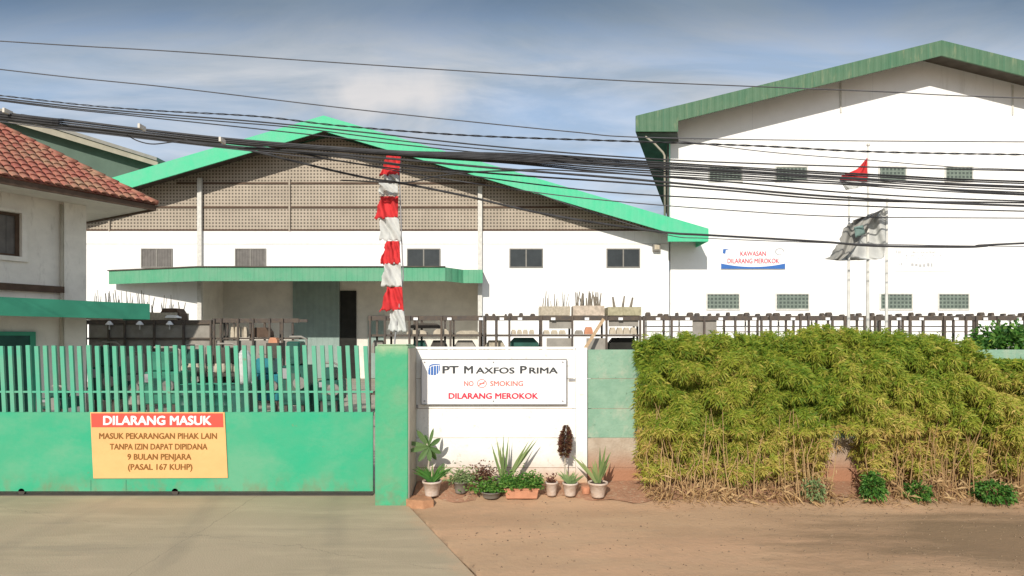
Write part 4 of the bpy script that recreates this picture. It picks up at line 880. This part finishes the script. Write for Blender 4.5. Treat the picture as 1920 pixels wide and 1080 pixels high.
# ------------------------------------------------------------------ flagpoles and flags
PY = 11.0
for px, top, lb in ((1591, 373, 'white flagpole without a flag, left of the three'), (1627, 275, 'tallest flagpole, the middle one flying the red flag'), (1662, 378, 'flagpole on the right holding the tattered grey flag')):
    x = PX(px, PY); rr = thing('flagpole', lb, 'flagpole', (x, PY, 0), 'three flagpoles behind the hedge')
    zt = PZ(top, PY); MB().tube([(x, PY, 0), (x, PY, zt * .5), (x + .01, PY, zt)], .038, 10, .016).build('pole', M_post, rr, True)
    MB().lathe(x + .01, PY, [(.012, zt), (.03, zt + .02), (.03, zt + .05), (.008, zt + .07)], 8).build('finial', M_post, rr)
    MB().lathe(x, PY, [(.10, 0), (.10, .15), (.05, .18)], 10).build('base', M_plaster, rr)
def cloth(pts_rows, m, name, label, cat, root=None, Y=PY, amp=.06, grp=None, nu=18, nv=14, seed=0, freq=6, ragged=0., hem=0.):
    """pts_rows: list of pixel polylines (each 2 ends: left,right) from top to bottom, cloth lofted between"""
    rg = random.Random(seed); b = MB(); R = len(pts_rows) - 1; ph = rg.uniform(0, 6)
    for j in range(nv + 1):
        t = j / nv * R; i = min(R - 1, int(t)); f = t - i
        (l0, r0), (l1, r1) = pts_rows[i], pts_rows[i + 1]
        lx = l0[0] + (l1[0] - l0[0]) * f; ly = l0[1] + (l1[1] - l0[1]) * f; rx_ = r0[0] + (r1[0] - r0[0]) * f; ry_ = r0[1] + (r1[1] - r0[1]) * f
        for k in range(nu + 1):
            s = k / nu; px = lx + (rx_ - lx) * s; py = ly + (ry_ - ly) * s
            if ragged and k == 0: px += rg.uniform(-ragged, ragged)
            if hem: py += hem * (t / R) ** 2 * (math.sin(k * .9 + seed * 2) + .6 * math.sin(k * 2.1 + seed)); px += hem * .6 * math.sin(j * .8 + seed * 1.7) * (1 - s)
            Yd = Y + amp * math.sin(freq * (1 - s) + j * .35 + ph) * (1 - s * .8) + amp * .35 * math.sin(freq * 2.3 * s - j * .6)
            b.v.append(tuple(P(px, py, Yd)))
    for j in range(nv):
        for k in range(nu): a = j * (nu + 1) + k; b.f.append((a, a + 1, a + nu + 2, a + nu + 1))
    if root is not None: o = b.build(name, m, root, True)
    else: c = P(pts_rows[0][1][0], pts_rows[0][1][1], Y); o = tag(b.build(name, m, loc=tuple(c), smooth=True), label, cat, grp)
    md = o.modifiers.new('thickness', 'SOLIDIFY'); md.thickness = .004
    return o
r = thing('flag', 'red and white national flag hanging from the tallest pole', 'flag', tuple(P(1627, 300, PY)))
cloth([((1625, 297), (1627, 297)), ((1608, 317), (1627, 318)), ((1578, 329), (1627, 331)), ((1574, 338), (1627, 342))], M_fred, 'red_half', '', '', r, amp=.05, seed=2, freq=7)
cloth([((1574, 338.5), (1627, 342.5)), ((1578, 344), (1622, 348)), ((1586, 356), (1606, 353))], M_fwhite, 'white_half', '', '', r, amp=.05, seed=3, freq=7)
r = thing('flag', 'tattered grey-white company flag with folded dark upper edge', 'flag', tuple(P(1660, 390, PY)))
cloth([((1652, 394), (1660, 388)), ((1610, 425), (1661, 400)), ((1592, 440), (1661, 430)), ((1580, 462), (1660, 462)), ((1550, 485), (1658, 482)), ((1575, 489), (1652, 486))], M_fwhite, 'cloth', '', '', r, amp=.10, seed=4, freq=8, nu=26, nv=22, ragged=3)
cloth([((1648, 396), (1656, 391)), ((1600, 414), (1636, 412)), ((1582, 428), (1622, 430)), ((1574, 455), (1604, 462)), ((1562, 476), (1592, 476)), ((1548, 486), (1575, 489))], M_fgrey, 'folded_edge', '', '', r, Y=PY - .2, amp=.07, seed=8, freq=7, nu=16, nv=20, ragged=4)
cloth([((1601, 426), (1618, 422)), ((1604, 446), (1622, 438))], mat('flag emblem grey green', (.16, .24, .22), .8, .2, 8), 'emblem', '', '', r, Y=PY - .33, amp=.02, seed=8, nu=4, nv=4)

# striped vertical banner
UY = 8.75
r = thing('vertical_banner', 'tall red and white striped pennant banner behind the green pillar', 'banner', (PX(742, UY), UY, 0))
MB().tube([(PX(741, UY), UY, 0), (PX(740, UY), UY, PZ(640, UY)), (PX(745, UY), UY + .0, PZ(600, UY)), (PX(756, UY), UY, PZ(520, UY)), (PX(752, UY), UY, PZ(420, UY)), (PX(749, UY), UY, PZ(330, UY)), (PX(752, UY), UY, PZ(290, UY))], .014, 7, .007).build('pole', M_metal, r, True)
segs = [(292, 327, 'R', 724, 712, 752, 748), (327, 341, 'W', 720, 720, 748, 748), (341, 368, 'W', 712, 710, 747, 746), (368, 408, 'R', 714, 702, 747, 746), (408, 452, 'W', 712, 712, 748, 752), (452, 494, 'R', 724, 712, 749, 751),
        (494, 538, 'W', 722, 713, 752, 754), (538, 581, 'R', 726, 712, 754, 757), (581, 622, 'W', 733, 728, 757, 762)]
for i, (ya, yb, c, la, lb, ra, rb) in enumerate(segs):
    cloth([((la, ya), (ra, ya)), (((la * .65 + lb * .35), (ya * .6 + yb * .4)), ((ra + rb) / 2, (ya + yb) / 2)), ((lb, yb + (2 if c == 'R' else -2)), (rb, yb))], M_fred if c == 'R' else M_fwhite, 'red_segment' if c == 'R' else 'white_segment', '', '', r, Y=UY - .03, amp=.045, seed=i, freq=(6, 9, 5, 8)[i % 4], nu=22, nv=14, hem=1.8, ragged=.8)

# ------------------------------------------------------------------ bamboo hedge
def bamboo(x0, x1, n_spray, label, prof, yf=7.62, yb=8.75, lowgap=None, seed=0, dry=0.):
    rg = random.Random(seed); xm = (x0 + x1) / 2
    rr = thing('bamboo_shrub', label, 'hedge', (xm, 8.0, .05), 'bamboo hedge along the wall')
    b = MB(); random.seed(seed); made = 0; tries = 0
    lumps = [(rg.uniform(x0, x1), rg.uniform(.3, 2.15), rg.uniform(.06, .17)) for i in range(int((x1 - x0) * 75))]
    while made < n_spray and tries < n_spray * 12:
        tries += 1
        X = rg.uniform(x0 - .05, x1 + .05); top = prof(X); z = rg.uniform(.22, top + .03); u = (z - .2) / (top - .2)
        if z < .95 and rg.random() > max(0, (z - .12)) / .75 * .8 + .12: continue
        if lowgap and ((X - lowgap[0]) / lowgap[1]) ** 2 + (z / lowgap[2]) ** 4 < rg.uniform(.55, 1.35): continue
        ex = min(1, (X - x0 + .05) / .18, (x1 + .05 - X) / .18)
        bulge = 0
        for (lx, lz, lr) in lumps:
            dd = ((X - lx) ** 2 + (z - lz) ** 2) / (lr * lr)
            if dd < 1: bulge = max(bulge, (1 - dd) ** .5 * lr)
        surf = yf + .44 - bulge * 2.5 + .10 * (1 - max(0, ex)) ** 2 + .22 * max(0, u - .8) / .2 + (.12 if u < .35 else 0)
        Y = surf + abs(rg.gauss(0, .09)) if rg.random() < .8 else rg.uniform(surf, yb)
        if Y > 8.26 and z < 1.97: Y = 8.24
        hv = .24 + .36 * rg.random() + (1 - u) * .30 * rg.random() + .09 * math.sin(X * 2.6 + 1) * math.sin(z * 3.1 + X) + dry * rg.random()
        if u < .38: hv += .28 * rg.random()
        hv = max(0, min(1, hv)); p = Vector((X, Y, z + vz(8)*.3))
        main = Vector((rg.uniform(-.5, .5), -.7, rg.uniform(-.5, .35) + (.8 if u > .9 else 0)))
        nl = rg.randint(5, 8)
        for k in range(nl):
            th = 6.283 * (k + rg.random() * .7) / nl; d = main * rg.uniform(.3, .9) + Vector((math.cos(th), rg.uniform(-.3, .3), math.sin(th) * .85))
            b.leaf(p, d, rg.uniform(.035, .092) * (1.4 if rg.random() < .12 else 1), rg.uniform(.009, .017), max(0, min(1, hv + rg.uniform(-.1, .1))), rg.uniform(.1, .5))
        made += 1
    for i in range(int((x1 - x0) * 420)):
        X = rg.uniform(x0, x1); p = Vector((X, rg.uniform(7.95, 8.3), rg.uniform(1.75, max(1.8, prof(X) - .02))))
        for k in range(6): b.leaf(p, Vector((rg.uniform(-1, 1), rg.uniform(-1, .5), rg.uniform(-.6, .6))), rg.uniform(.07, .13), rg.uniform(.012, .022), rg.uniform(.15, .6), .3)
    # feathery tips above the top
    for i in range(int((x1 - x0) * 60)):
        X = rg.uniform(x0, x1); zt = prof(X); Y = rg.uniform(7.8, 8.6); d = Vector((rg.uniform(-.5, .5), rg.uniform(-.4, .3), 1))
        for k in range(6):
            p = Vector((X, Y, zt - .1)) + d * (.035 * k * rg.random()); b.leaf(p, Vector((rg.uniform(-1, 1), rg.uniform(-1, .3), rg.uniform(.2, 1))), rg.uniform(.05, .10), .011, rg.uniform(.2, .5), .2)
    for i in range(int((x1 - x0) * 9)):
        X = rg.uniform(x0, x1); zt = prof(X); d = Vector((rg.uniform(-.5, .5), rg.uniform(-.4, .1), 1)).normalized(); ln = rg.uniform(.08, .2); p0 = Vector((X, rg.uniform(7.75, 8.3), zt - .08))
        for k in range(9): b.leaf(p0 + d * ln * k / 8, Vector((rg.uniform(-1, 1), rg.uniform(-1, .3), rg.uniform(-.1, .9))), rg.uniform(.05, .09), .012, rg.uniform(.1, .45), .2)
    b.build('foliage', L_bamboo, rr)
    b = MB()
    for i in range(int((x1 - x0) * 42)):
        X = rg.uniform(x0 + .05, x1 - .05); Y = rg.uniform(7.78, 8.2); h = rg.uniform(.55, 1.3)
        if lowgap and abs(X - lowgap[0]) < lowgap[1] * .85: continue
        b.tube([(X, Y, vz(Y) - .03), (X + rg.uniform(-.08, .08), Y, h * .5), (X + rg.uniform(-.2, .2), Y + rg.uniform(-.08, .04), h)], rg.uniform(.004, .010), 5, .003)
    b.h = [rg.uniform(.1, .9)] * len(b.v); b.build('stems', L_straw, rr)
    b = MB()
    for i in range(int((x1 - x0) * 170)):
        X = rg.uniform(x0, x1); Y = rg.uniform(7.70, 8.2); z = rg.uniform(.0, .42) * rg.random()
        if lowgap and abs(X - lowgap[0]) < lowgap[1] * .8: continue
        for k in range(2): b.leaf((X, Y, vz(Y) + z), (rg.uniform(-.6, .6), rg.uniform(-.6, .2), rg.uniform(-.8, .9)), rg.uniform(.08, .2), rg.uniform(.008, .015), rg.random(), .3)
    o = b.build('dry_growth', L_straw, rr); o['kind'] = 'stuff'
xs1 = PX(1200, 7.75)
def pr1(X):
    px = 960 + X * F / 7.95
    ks = [(1190, 656), (1215, 642), (1300, 636), (1400, 640), (1500, 634), (1560, 623), (1620, 628), (1700, 634), (1800, 642), (1850, 660), (1880, 694), (1930, 704), (2060, 694)]
    for (a, ya), (c, yc) in zip(ks, ks[1:]):
        if a <= px <= c: return PZ(ya + (yc - ya) * (px - a) / (c - a), 8.0) + .03 * math.sin(X * 17) + .02 * math.sin(X * 41)
    return PZ(650, 8.0)
bamboo(PX(1214, 7.75), PX(1565, 7.9), 10500, 'dense olive bamboo shrub nearest the pale green wall panels', pr1, seed=11)
bamboo(PX(1568, 7.9), PX(1858, 7.9), 8600, 'yellow-tipped bamboo shrub in the middle of the hedge', pr1, seed=12, lowgap=(PX(1590, 7.9), .26, .95), dry=.10)
bamboo(PX(1862, 7.9), PX(2060, 7.9), 4600, 'lower dry bamboo shrub at the right edge of the picture', pr1, seed=13, dry=.20)

# straw litter and pebbles (too many to count)
rg = random.Random(21); b = MB()
for i in range(1500):
    X = rg.uniform(1.75, 7.6); Y = 7.92 - abs(rg.gauss(0, .16)); z = -.005 + vz(Y) + .012
    b.leaf((X, Y, z + rg.uniform(0, .02)), (rg.uniform(-1, 1), rg.uniform(-1, 1), rg.uniform(-.05, .25)), rg.uniform(.05, .14), rg.uniform(.006, .014), rg.random(), .05, Vector((0, 0, 1)))
tag(b.build('leaf_litter', L_straw), 'dry straw and fallen bamboo leaves along the hedge foot', 'litter', None, 'stuff')
b = MB()
for i in range(1500):
    if rg.random() < .45: X = rg.uniform(2.6, 7.4); Y = rg.uniform(5.2, 7.5)
    else: X = rg.uniform(-.6, 7.4); Y = rg.uniform(5.0, 7.9)
    if X < -1.31 + (7.72 - Y) * .428 + .05: continue
    s = rg.uniform(.004, .013) * (1.6 if rg.random() < .06 else 1); z = -.012 + vz(Y) + .010 * math.sin(X * 2.3 + Y) + .006 * math.sin(Y * 5 + X)
    v = [(X + s * rg.uniform(.7, 1.3) * math.cos(a), Y + s * rg.uniform(.7, 1.3) * math.sin(a), z - .003) for a in (0, 1.05, 2.1, 3.14, 4.2, 5.25)]
    v += [(X + s * .5 * math.cos(a + .3), Y + s * .5 * math.sin(a + .3), z + s * rg.uniform(.4, .8)) for a in (0, 1.05, 2.1, 3.14, 4.2, 5.25)]
    b.add(v, [(0, 1, 7, 6), (1, 2, 8, 7), (2, 3, 9, 8), (3, 4, 10, 9), (4, 5, 11, 10), (5, 0, 6, 11), (6, 7, 8, 9, 10, 11)])
tag(b.build('gravel', mat('pebbles', (.27, .19, .12), .9, .3, 40, col2=(.13, .09, .06))), 'loose pebbles and clods scattered over the bare earth', 'gravel', None, 'stuff')

# weeds and the round bush
def bush(X, Y, z0, rx, rz, label, m, n, name='weed', cat='plant', ln=.05, wd=.03, ry=None):
    rr = thing(name, label, cat, (X, Y, z0)); b = MB(); ry = ry or rx
    rgb = random.Random(int(X * 100))
    for i in range(n):
        th = rgb.uniform(0, 6.28); ph = math.acos(rgb.uniform(-.7, 1)); rad = rgb.uniform(.55, 1) * (1 + .18 * math.sin(th * 4 + ph * 5) + .1 * math.sin(th * 9))
        p = Vector((X + rx * rad * math.sin(ph) * math.cos(th), Y + ry * rad * math.sin(ph) * math.sin(th), z0 + rz * (1 + rad * math.cos(ph))))
        d = Vector((math.sin(ph) * math.cos(th), math.sin(ph) * math.sin(th), math.cos(ph))) + Vector((rgb.uniform(-1, 1), rgb.uniform(-1, 1), rgb.uniform(-1, .6))) * .8
        b.leaf(p, d, ln * rgb.uniform(.6, 1.3), wd * rgb.uniform(.7, 1.2), rgb.random(), .25)
    b.build('foliage', m, rr)
    s = MB()
    for i in range(7): s.tube([(X + rgb.uniform(-.03, .03), Y, z0 - .03), (X + rgb.uniform(-.5, .5) * rx, Y + rgb.uniform(-.5, .5) * ry, z0 + rz * 1.2)], .008 * max(1, rx * 4), 5, .003)
    s.h = [.2] * len(s.v); s.build('stem', L_straw, rr)
bush(PX(1637, 7.75), 7.75, .03, .125, .19, 'bright green upright weed below the hedge gap', L_green, 900)
bush(PX(1722, 7.78), 7.78, .03, .14, .12, 'small green weed in the dry stalks right of the upright weed', L_green, 480)
bush(PX(1862, 7.75), 7.75, .03, .21, .13, 'wide dark green weed at the foot of the right hedge end', L_green, 1000)
bush(PX(1525, 7.8), 7.8, .03, .12, .14, 'yellowish weed at the foot of the hedge left of the gap', L_pale, 360)
bush(PX(1888, 9.6), 9.6, 1.38, .50, .46, 'round dark green bush rising behind the wall at the right', L_green, 5200, 'garden_bush', 'bush', .085, .05)
tag(MB().lathe(PX(1885, 9.6), 9.6, [(.25, 0), (.33, .1), (.36, 1.2), (.3, 1.24)], 14).build('planter_tub', M_plaster, loc=(PX(1885, 9.6), 9.6, 0)), 'grey concrete tub holding the round bush behind the wall', 'planter')

# ------------------------------------------------------------------ potted plants in front of the sign
def pot(rr, X, Y, z0, r0, r1, h, m, n=20):
    MB().lathe(X, Y, [(r0, z0), (r0 * 1.04, z0 + h * .1), (r1, z0 + h * .86), (r1 * 1.10, z0 + h * .88), (r1 * 1.10, z0 + h), (r1 * .96, z0 + h), (r1 * .94, z0 + h * .9)], n).build('pot', m, rr, True)
    MB().lathe(X, Y, [(r1 * .9, z0 + h * .88), (r1 * .9, z0 + h * .93)], n).build('soil', M_soil, rr)
def plant(label, px, Y, kind, r0, r1, h, m, name='potted_plant'):
    X = PX(px, Y); z0 = vz(Y) + .012; rr = thing(name, label, 'potted plant', (X, Y, z0)); pot(rr, X, Y, z0, r0, r1, h, m)
    return rr, X, z0 + h * .93
def blades(rr, X, Y, z, specs, m, nm='foliage'):
    b = MB()
    for (dx, L_, wd, hue, bend) in specs: b.blade((X + random.uniform(-.03, .03), Y + random.uniform(-.03, .03), z - .02), (dx, random.uniform(-.15, .1), 1), L_, wd, hue, bend)
    o = b.build(nm, m, rr); return o
random.seed(5)
rr, X, z = plant('whitewashed pot with arching strap leaves next to the pillar', 810, 7.9, 0, .085, .115, .19, M_pot)
blades(rr, X, 7.9, z, [(random.uniform(-1.1, 1.1), random.uniform(.18, .34), random.uniform(.018, .03), random.random() * .6, random.uniform(.1, .5)) for i in range(46)], L_green)
rr, X, z = plant('small grey pot with yellow-green leafy plant, second from the pillar', 864, 7.98, 0, .07, .095, .15, M_potg)
b = MB()
for i in range(330): b.leaf((X + random.gauss(0, .09), 7.97 + random.gauss(0, .05), z + abs(random.gauss(.04, .07))), (random.uniform(-1, 1), random.uniform(-1, .4), random.uniform(-.2, 1)), .06, .022, random.random(), .3)
b.build('foliage', L_pale, rr)
rr, X, z = plant('low pale bowl of dark red leaves in front of the white wall', 905, 8.1, 0, .07, .12, .10, M_pot)
b = MB()
for i in range(420): b.leaf((X + random.gauss(0, .09), 8.1 + random.gauss(0, .04), z + abs(random.gauss(.08, .07))), (random.uniform(-1, 1), random.uniform(-1, .4), random.uniform(-.2, 1)), .05, .02, random.random(), .3)
b.build('foliage', L_red, rr)
rr, X, z = plant('dark squat pot with spreading fresh green leaves', 921, 7.85, 0, .10, .12, .075, M_potg)
b = MB()
for i in range(620): b.leaf((X + random.gauss(0, .12), 7.85 + random.gauss(0, .05), z + abs(random.gauss(.03, .06))), (random.uniform(-1, 1), random.uniform(-1, .4), random.uniform(-.2, 1)), .055, .024, .3 + random.random() * .7, .3)
b.build('foliage', L_green, rr)
# rectangular planter
YR = 7.84; X = PX(978, YR); z0 = vz(YR) + .012; r = thing('planter_box', 'rectangular terracotta planter full of fresh green leaves', 'planter', (X, YR, z0))
o = MB().prism_y([(X - .195, z0), (X + .195, z0), (X + .215, z0 + .115), (X - .215, z0 + .115)], YR - .07, YR + .1).build('trough', M_terra, r); o.modifiers.new('bevel', 'BEVEL').width = .006
MB().box(X - .225, X + .225, YR - .08, YR + .11, z0 + .116, z0 + .132).build('rim', M_terra, r)
b = MB()
for i in range(1500): b.leaf((X + random.uniform(-.25, .25) + random.gauss(0, .02), YR + random.gauss(0, .06), z0 + .14 + abs(random.gauss(.04, .06))), (random.uniform(-1, 1), random.uniform(-1, .3), random.uniform(-.2, 1)), .05, .022, .25 + random.random() * .75, .3)
b.build('foliage', L_green, r)
rr, X, z = plant('tall snake plant with upright blades behind the terracotta planter', 945, 8.08, 0, .08, .11, .16, M_potg)
blades(rr, X, 8.08, z, [(-.28, .50, .035, .4, .02), (-.20, .56, .04, .6, .02), (-.08, .46, .035, .5, .0), (.03, .40, .035, .3, 0), (.10, .56, .03, .2, 0), (.02, .60, .028, .4, 0), (-.14, .34, .035, .5, .05), (-.35, .4, .03, .5, .05)], L_snake)
blades(rr, X + .06, 8.08, z, [(.60, .66, .038, .5, .05), (.50, .58, .035, .4, .05), (.72, .66, .036, .3, .03), (.45, .45, .035, .5, .05)], L_snake, 'side_foliage')
rr, X, z = plant('smallest white pot with a few red leaves, left of the pair', 1034, 7.9, 0, .058, .078, .175, M_pot)
b = MB()
for i in range(60): b.leaf((X + random.gauss(0, .03), 7.9 + random.gauss(0, .02), z + abs(random.gauss(.0, .04))), (random.uniform(-1, 1), random.uniform(-1, .4), random.uniform(0, 1)), .06, .02, .2 + random.random() * .6, .2)
b.build('foliage', L_red, rr)
rr, X, z = plant('pale pot with grey-green succulent, second white pot from the right', 1069, 7.9, 0, .068, .092, .165, M_pot)
blades(rr, X, 7.9, z, [(random.uniform(-.9, .9), random.uniform(.1, .24), .028, random.random(), .3) for i in range(26)], L_pale)
rr, X, z = plant('large whitewashed pot with variegated snake plant at the wall end', 1121, 7.86, 0, .08, .118, .19, M_pot)
blades(rr, X, 7.86, z, [(-.85, .50, .05, .6, .10), (-.62, .38, .05, .7, .05), (-.25, .30, .045, .6, .03), (.0, .48, .04, .1, 0), (.14, .52, .05, .5, .02), (.30, .42, .045, .2, .05), (.42, .46, .045, .3, .05), (.2, .36, .05, .8, 0), (-.08, .34, .045, .8, 0), (.5, .34, .04, .6, .1), (-.45, .28, .04, .4, .1), (.02, .28, .05, .5, 0)], L_snake)
b = MB().lathe(PX(1099, 7.98), 7.98, [(.05, vz(7.98)), (.065, vz(7.98) + .09), (.055, vz(7.98) + .09)], 12)
tag(b.build('empty_pot', M_terra, loc=(PX(1099, 7.98), 7.98, vz(7.98))), 'small empty terracotta pot between the two right plants', 'pot')
# frangipani
YF = 8.02; X = PX(802, YF); z0 = vz(YF); r = thing('frangipani', 'young frangipani with broad leaves leaning towards the green pillar', 'plant', (X, YF, z0))
node = P(798, 850, YF - .12); node2 = P(806, 846, YF)
MB().tube([(X, YF, z0), (X + .01, YF - .03, z0 + .3), tuple(node2), tuple(P(800, 832, YF - .06))], .014, 7, .010).build('stem', M_crate, r, True)
b = MB()
def broad(c, tip, wd, hue):
    c = Vector(c); tip = Vector(tip); d = tip - c; L_ = d.length; d.normalize(); side = d.cross(Vector((random.uniform(-.25, .25), -1, random.uniform(-.1, .5)))).normalized(); base = len(b.v); n = 7
    nn = side.cross(d)
    for i in range(n + 1):
        t = i / n; q = c + d * L_ * t; ww = wd * math.sin(math.pi * min(1, .08 + t * .92)) ** .75 * (.5 + .6 * t) if i < n else .002
        b.v += [tuple(q - side * ww / 2 + nn * .008), tuple(q), tuple(q + side * ww / 2 + nn * .008)]; b.h += [hue, hue + .1, hue]
    for i in range(n): a = base + 3 * i; b.f += [(a, a + 1, a + 4, a + 3), (a + 1, a + 2, a + 5, a + 4)]
cN = P(804, 838, YF - .05)
for (px, py, wd, dy, hue) in ((781, 806, .085, -.10, .7), (762, 829, .075, -.12, .8), (765, 846, .085, -.18, .7), (784, 866, .09, -.16, .5), (813, 803, .055, .02, .5), (826, 822, .08, .05, .2), (827, 850, .08, -.02, .3), (806, 866, .085, -.12, .4), (797, 815, .06, .04, .1), (818, 862, .08, .06, .2)):
    broad(cN, P(px, py, YF + dy), wd, hue)
b.build('leaves', L_frang, r)
# croton column
YC = 8.1; X = PX(1058, YC); z0 = vz(YC); r = thing('croton', 'slender plant with a column of dark red-brown leaves before the wall post', 'plant', (X, YC, z0))
MB().tube([(X, YC, z0), (X + .01, YC, .5), tuple(P(1061, 856, YC)), tuple(P(1063, 805, YC))], .010, 6, .006).build('stem', M_cast, r)
b = MB()
for i in range(1100):
    t = random.random(); c = P(1058 + 4 * t, 856 - 58 * t, YC); rr_ = .10 * math.sin(math.pi * (.15 + .8 * t)) ** .6
    a = random.uniform(0, 6.28); d = Vector((math.cos(a), math.sin(a), random.uniform(-.3, .9)))
    b.leaf(c + Vector((math.cos(a), math.sin(a), 0)) * rr_ * .35, d, rr_ * random.uniform(.5, .9), .022, random.random(), .2)
b.build('leaves', L_red, r)

# ------------------------------------------------------------------ overhead cables
def spline(pts, n=10):
    out = []; pts = [Vector(p) for p in pts]; pts = [pts[0] * 2 - pts[1]] + pts + [pts[-1] * 2 - pts[-2]]
    for i in range(1, len(pts) - 2):
        p0, p1, p2, p3 = pts[i - 1:i + 3]
        for k in range(n):
            t = k / n; out.append(.5 * ((2 * p1) + (p2 - p0) * t + (2 * p0 - 5 * p1 + 4 * p2 - p3) * t * t + (3 * p1 - p0 - 3 * p2 + p3) * t ** 3))
    out.append(pts[-2]); return out
def cable(pts, wpx, label, m=None, Y0=8.6, Y1=8.6, grp=None, twist=False, name='overhead_cable'):
    (xa, ya), (xb, yb) = pts[0], pts[1]; (xc, yc), (xd, yd) = pts[-2], pts[-1]
    q = list(pts)
    if xa <= 0: q = [(xa - 900, ya - (yb - ya) / (xb - xa) * 900 * 1.15)] + q
    if xd >= 1920: q = q + [(xd + 900, yd + (yd - yc) / (xd - xc) * 900 * .6)]
    P3 = []
    for px, py in q: Y = Y0 + (Y1 - Y0) * max(-.05, min(1.05, px / 1920)); P3.append(P(px, py, Y))
    s = spline(P3, 9); Y = (Y0 + Y1) / 2; b = MB()
    R = wpx * .41 * Y / F
    if twist:
        for ph in (0, math.pi):
            fine = []
            for i in range(len(s) - 1):
                for k in range(8):
                    p = s[i].lerp(s[i + 1], k / 8); a = p.x * 14 + ph; fine.append(p + Vector((0, math.cos(a), math.sin(a))) * R * .8)
            b.tube(fine, R * .75, 4)
    else: b.tube(s, R, 6)
    o = b.build(name, m or M_cable, loc=tuple(s[len(s) // 2])); return tag(o, label, 'cable', grp)
cable([(0, 77), (320, 96), (640, 118), (960, 139), (1200, 153), (1435, 163), (1655, 172), (1920, 184)], 2.4, 'topmost thin cable crossing the sky above everything', M_cableg, 9.5, 9.5)
cable([(0, 130), (320, 164), (640, 202), (880, 228), (1080, 248), (1190, 257), (1500, 263), (1920, 266)], 2.4, 'second thin cable from the top, crossing the open sky', M_cableg, 9.4, 9.4)
cable([(0, 179), (240, 204), (480, 218), (640, 236), (880, 254), (1150, 264), (1272, 268), (1450, 275), (1620, 284), (1920, 290)], 3.0, 'twisted pair cable just below the second thin cable', M_cable, 9.2, 9.2, twist=True)
cable([(0, 184), (240, 209), (480, 228), (700, 250), (900, 272), (1150, 293), (1400, 306), (1920, 320)], 3.2, 'cable diverging under the twisted pair towards the tall shed', None, 9.1, 9.1)
cable([(0, 187), (240, 213), (420, 228), (560, 240), (760, 265), (960, 284), (1150, 298), (1400, 314), (1660, 328), (1920, 340)], 2.6, 'cable skimming over the mint ridge below its twisted neighbour', None, 9.0, 9.0)
cable([(0, 189), (240, 216), (420, 235), (560, 250), (760, 272), (960, 292), (1150, 308), (1400, 322), (1660, 337), (1920, 351)], 2.6, 'lower cable skimming over the mint ridge', None, 8.9, 8.9)
GB = 'cables of the thick bundle'
for i in range(8):
    a = 2 * math.pi * i / 8; oy = -math.sin(a) * 6.0; dyy = math.cos(a) * .035
    yr = [300, 303, 306, 309, 312, 316, 320, 324][i]; ym = [326, 329, 333, 336, 339, 343, 347, 362][i]; ye = [341, 344, 349, 352, 356, 361, 366, 377][i]
    cable([(0, 217 + oy), (130, 231 + oy), (265, 247 + oy * .9), (415, 263 + oy * .8), (560, 273 + oy * .5 + i * .3), (760, 284 + oy * .2 + i * 1.1), (960, 288 + i * 2.6), (1150, yr), (1400, (yr + ym) / 2 + 1), (1600, ym), (1920, ye)], (3.6, 4.6, 3.4, 4.4)[i % 4], 'black cable of the thick bundle that frays out towards the right', None, 7.0 + dyy, 10.6 + dyy, GB)
cable([(0, 210), (40, 216), (90, 236), (180, 246), (270, 256), (415, 274), (560, 283), (760, 300), (960, 318), (1150, 333), (1330, 349), (1582, 370), (1920, 386)], 5, 'thick cable leaving the bundle under the flags height, upper of two', None, 8.0, 8.0)
cable([(0, 222), (200, 246), (415, 272), (600, 288), (780, 312), (960, 328), (1150, 341), (1350, 356), (1586, 375), (1920, 380)], 4, 'cable running parallel just over the upper thick loose cable', None, 8.1, 8.1)
cable([(0, 225), (200, 250), (415, 275), (620, 293), (800, 318), (1000, 345), (1150, 361), (1350, 373), (1586, 385), (1920, 396)], 3, 'thin cable passing right above the tattered flag pole tops', None, 8.2, 8.2)
cable([(0, 228), (200, 252), (415, 277), (620, 300), (800, 330), (1000, 360), (1150, 377), (1350, 393), (1578, 406), (1920, 409)], 2.4, 'thin cable crossing the tattered grey flag near its top', M_cableg, 8.3, 8.3)
cable([(0, 220), (200, 244), (418, 272), (550, 302), (625, 320), (700, 336), (750, 343), (875, 368), (1000, 397), (1120, 418), (1250, 436), (1330, 441), (1537, 453), (1640, 461), (1802, 463), (1850, 461), (1920, 456)], 5, 'sagging cable dipping lowest, past the mint roof tip and flag', None, 8.4, 8.4)
cable([(1000, 360), (1100, 395), (1250, 440), (1330, 447), (1537, 455), (1700, 459), (1920, 462)], 2.0, 'faint thin wire shadowing the lowest sagging cable', M_cableg, 8.6, 8.6)
cable([(418, 268), (520, 280), (640, 302), (760, 318), (880, 322), (1010, 318), (1150, 325), (1400, 338), (1700, 350), (1920, 364)], 3.2, 'loose cable looping under the striped banner top', None, 8.2, 8.2)
cable([(1272, 264), (1440, 285), (1627, 300), (1760, 311), (1920, 318)], 2.0, 'thin wire slanting down across the white shed to the red flag', M_cableg, 8.8, 8.8)
cable([(640, 338), (760, 342), (820, 330), (900, 322), (980, 320)], 3, 'short dark wire rising right of the striped banner', None, 8.5, 8.5)
cable([(238, 253), (258, 264), (285, 270), (318, 267), (352, 262)], 2.6, 'small wire loop hanging below the thick bundle', None, 7.5, 7.5, name='hanging_wire')
for px, py, lb in ((13, 208, 'pale clamp on the thick bundle at the left edge'), (265, 237, 'pale clamp on the thick bundle over the sagging loop'), (416, 262, 'pale clamp where the bundle starts to fray')):
    c = P(px, py + 2, 6.95); tag(MB().box(c.x - .012, c.x + .012, 6.90, 7.02, c.z - .02, c.z + .03).build('cable_clamp', M_clamp, loc=tuple(c)), lb, 'clamp')
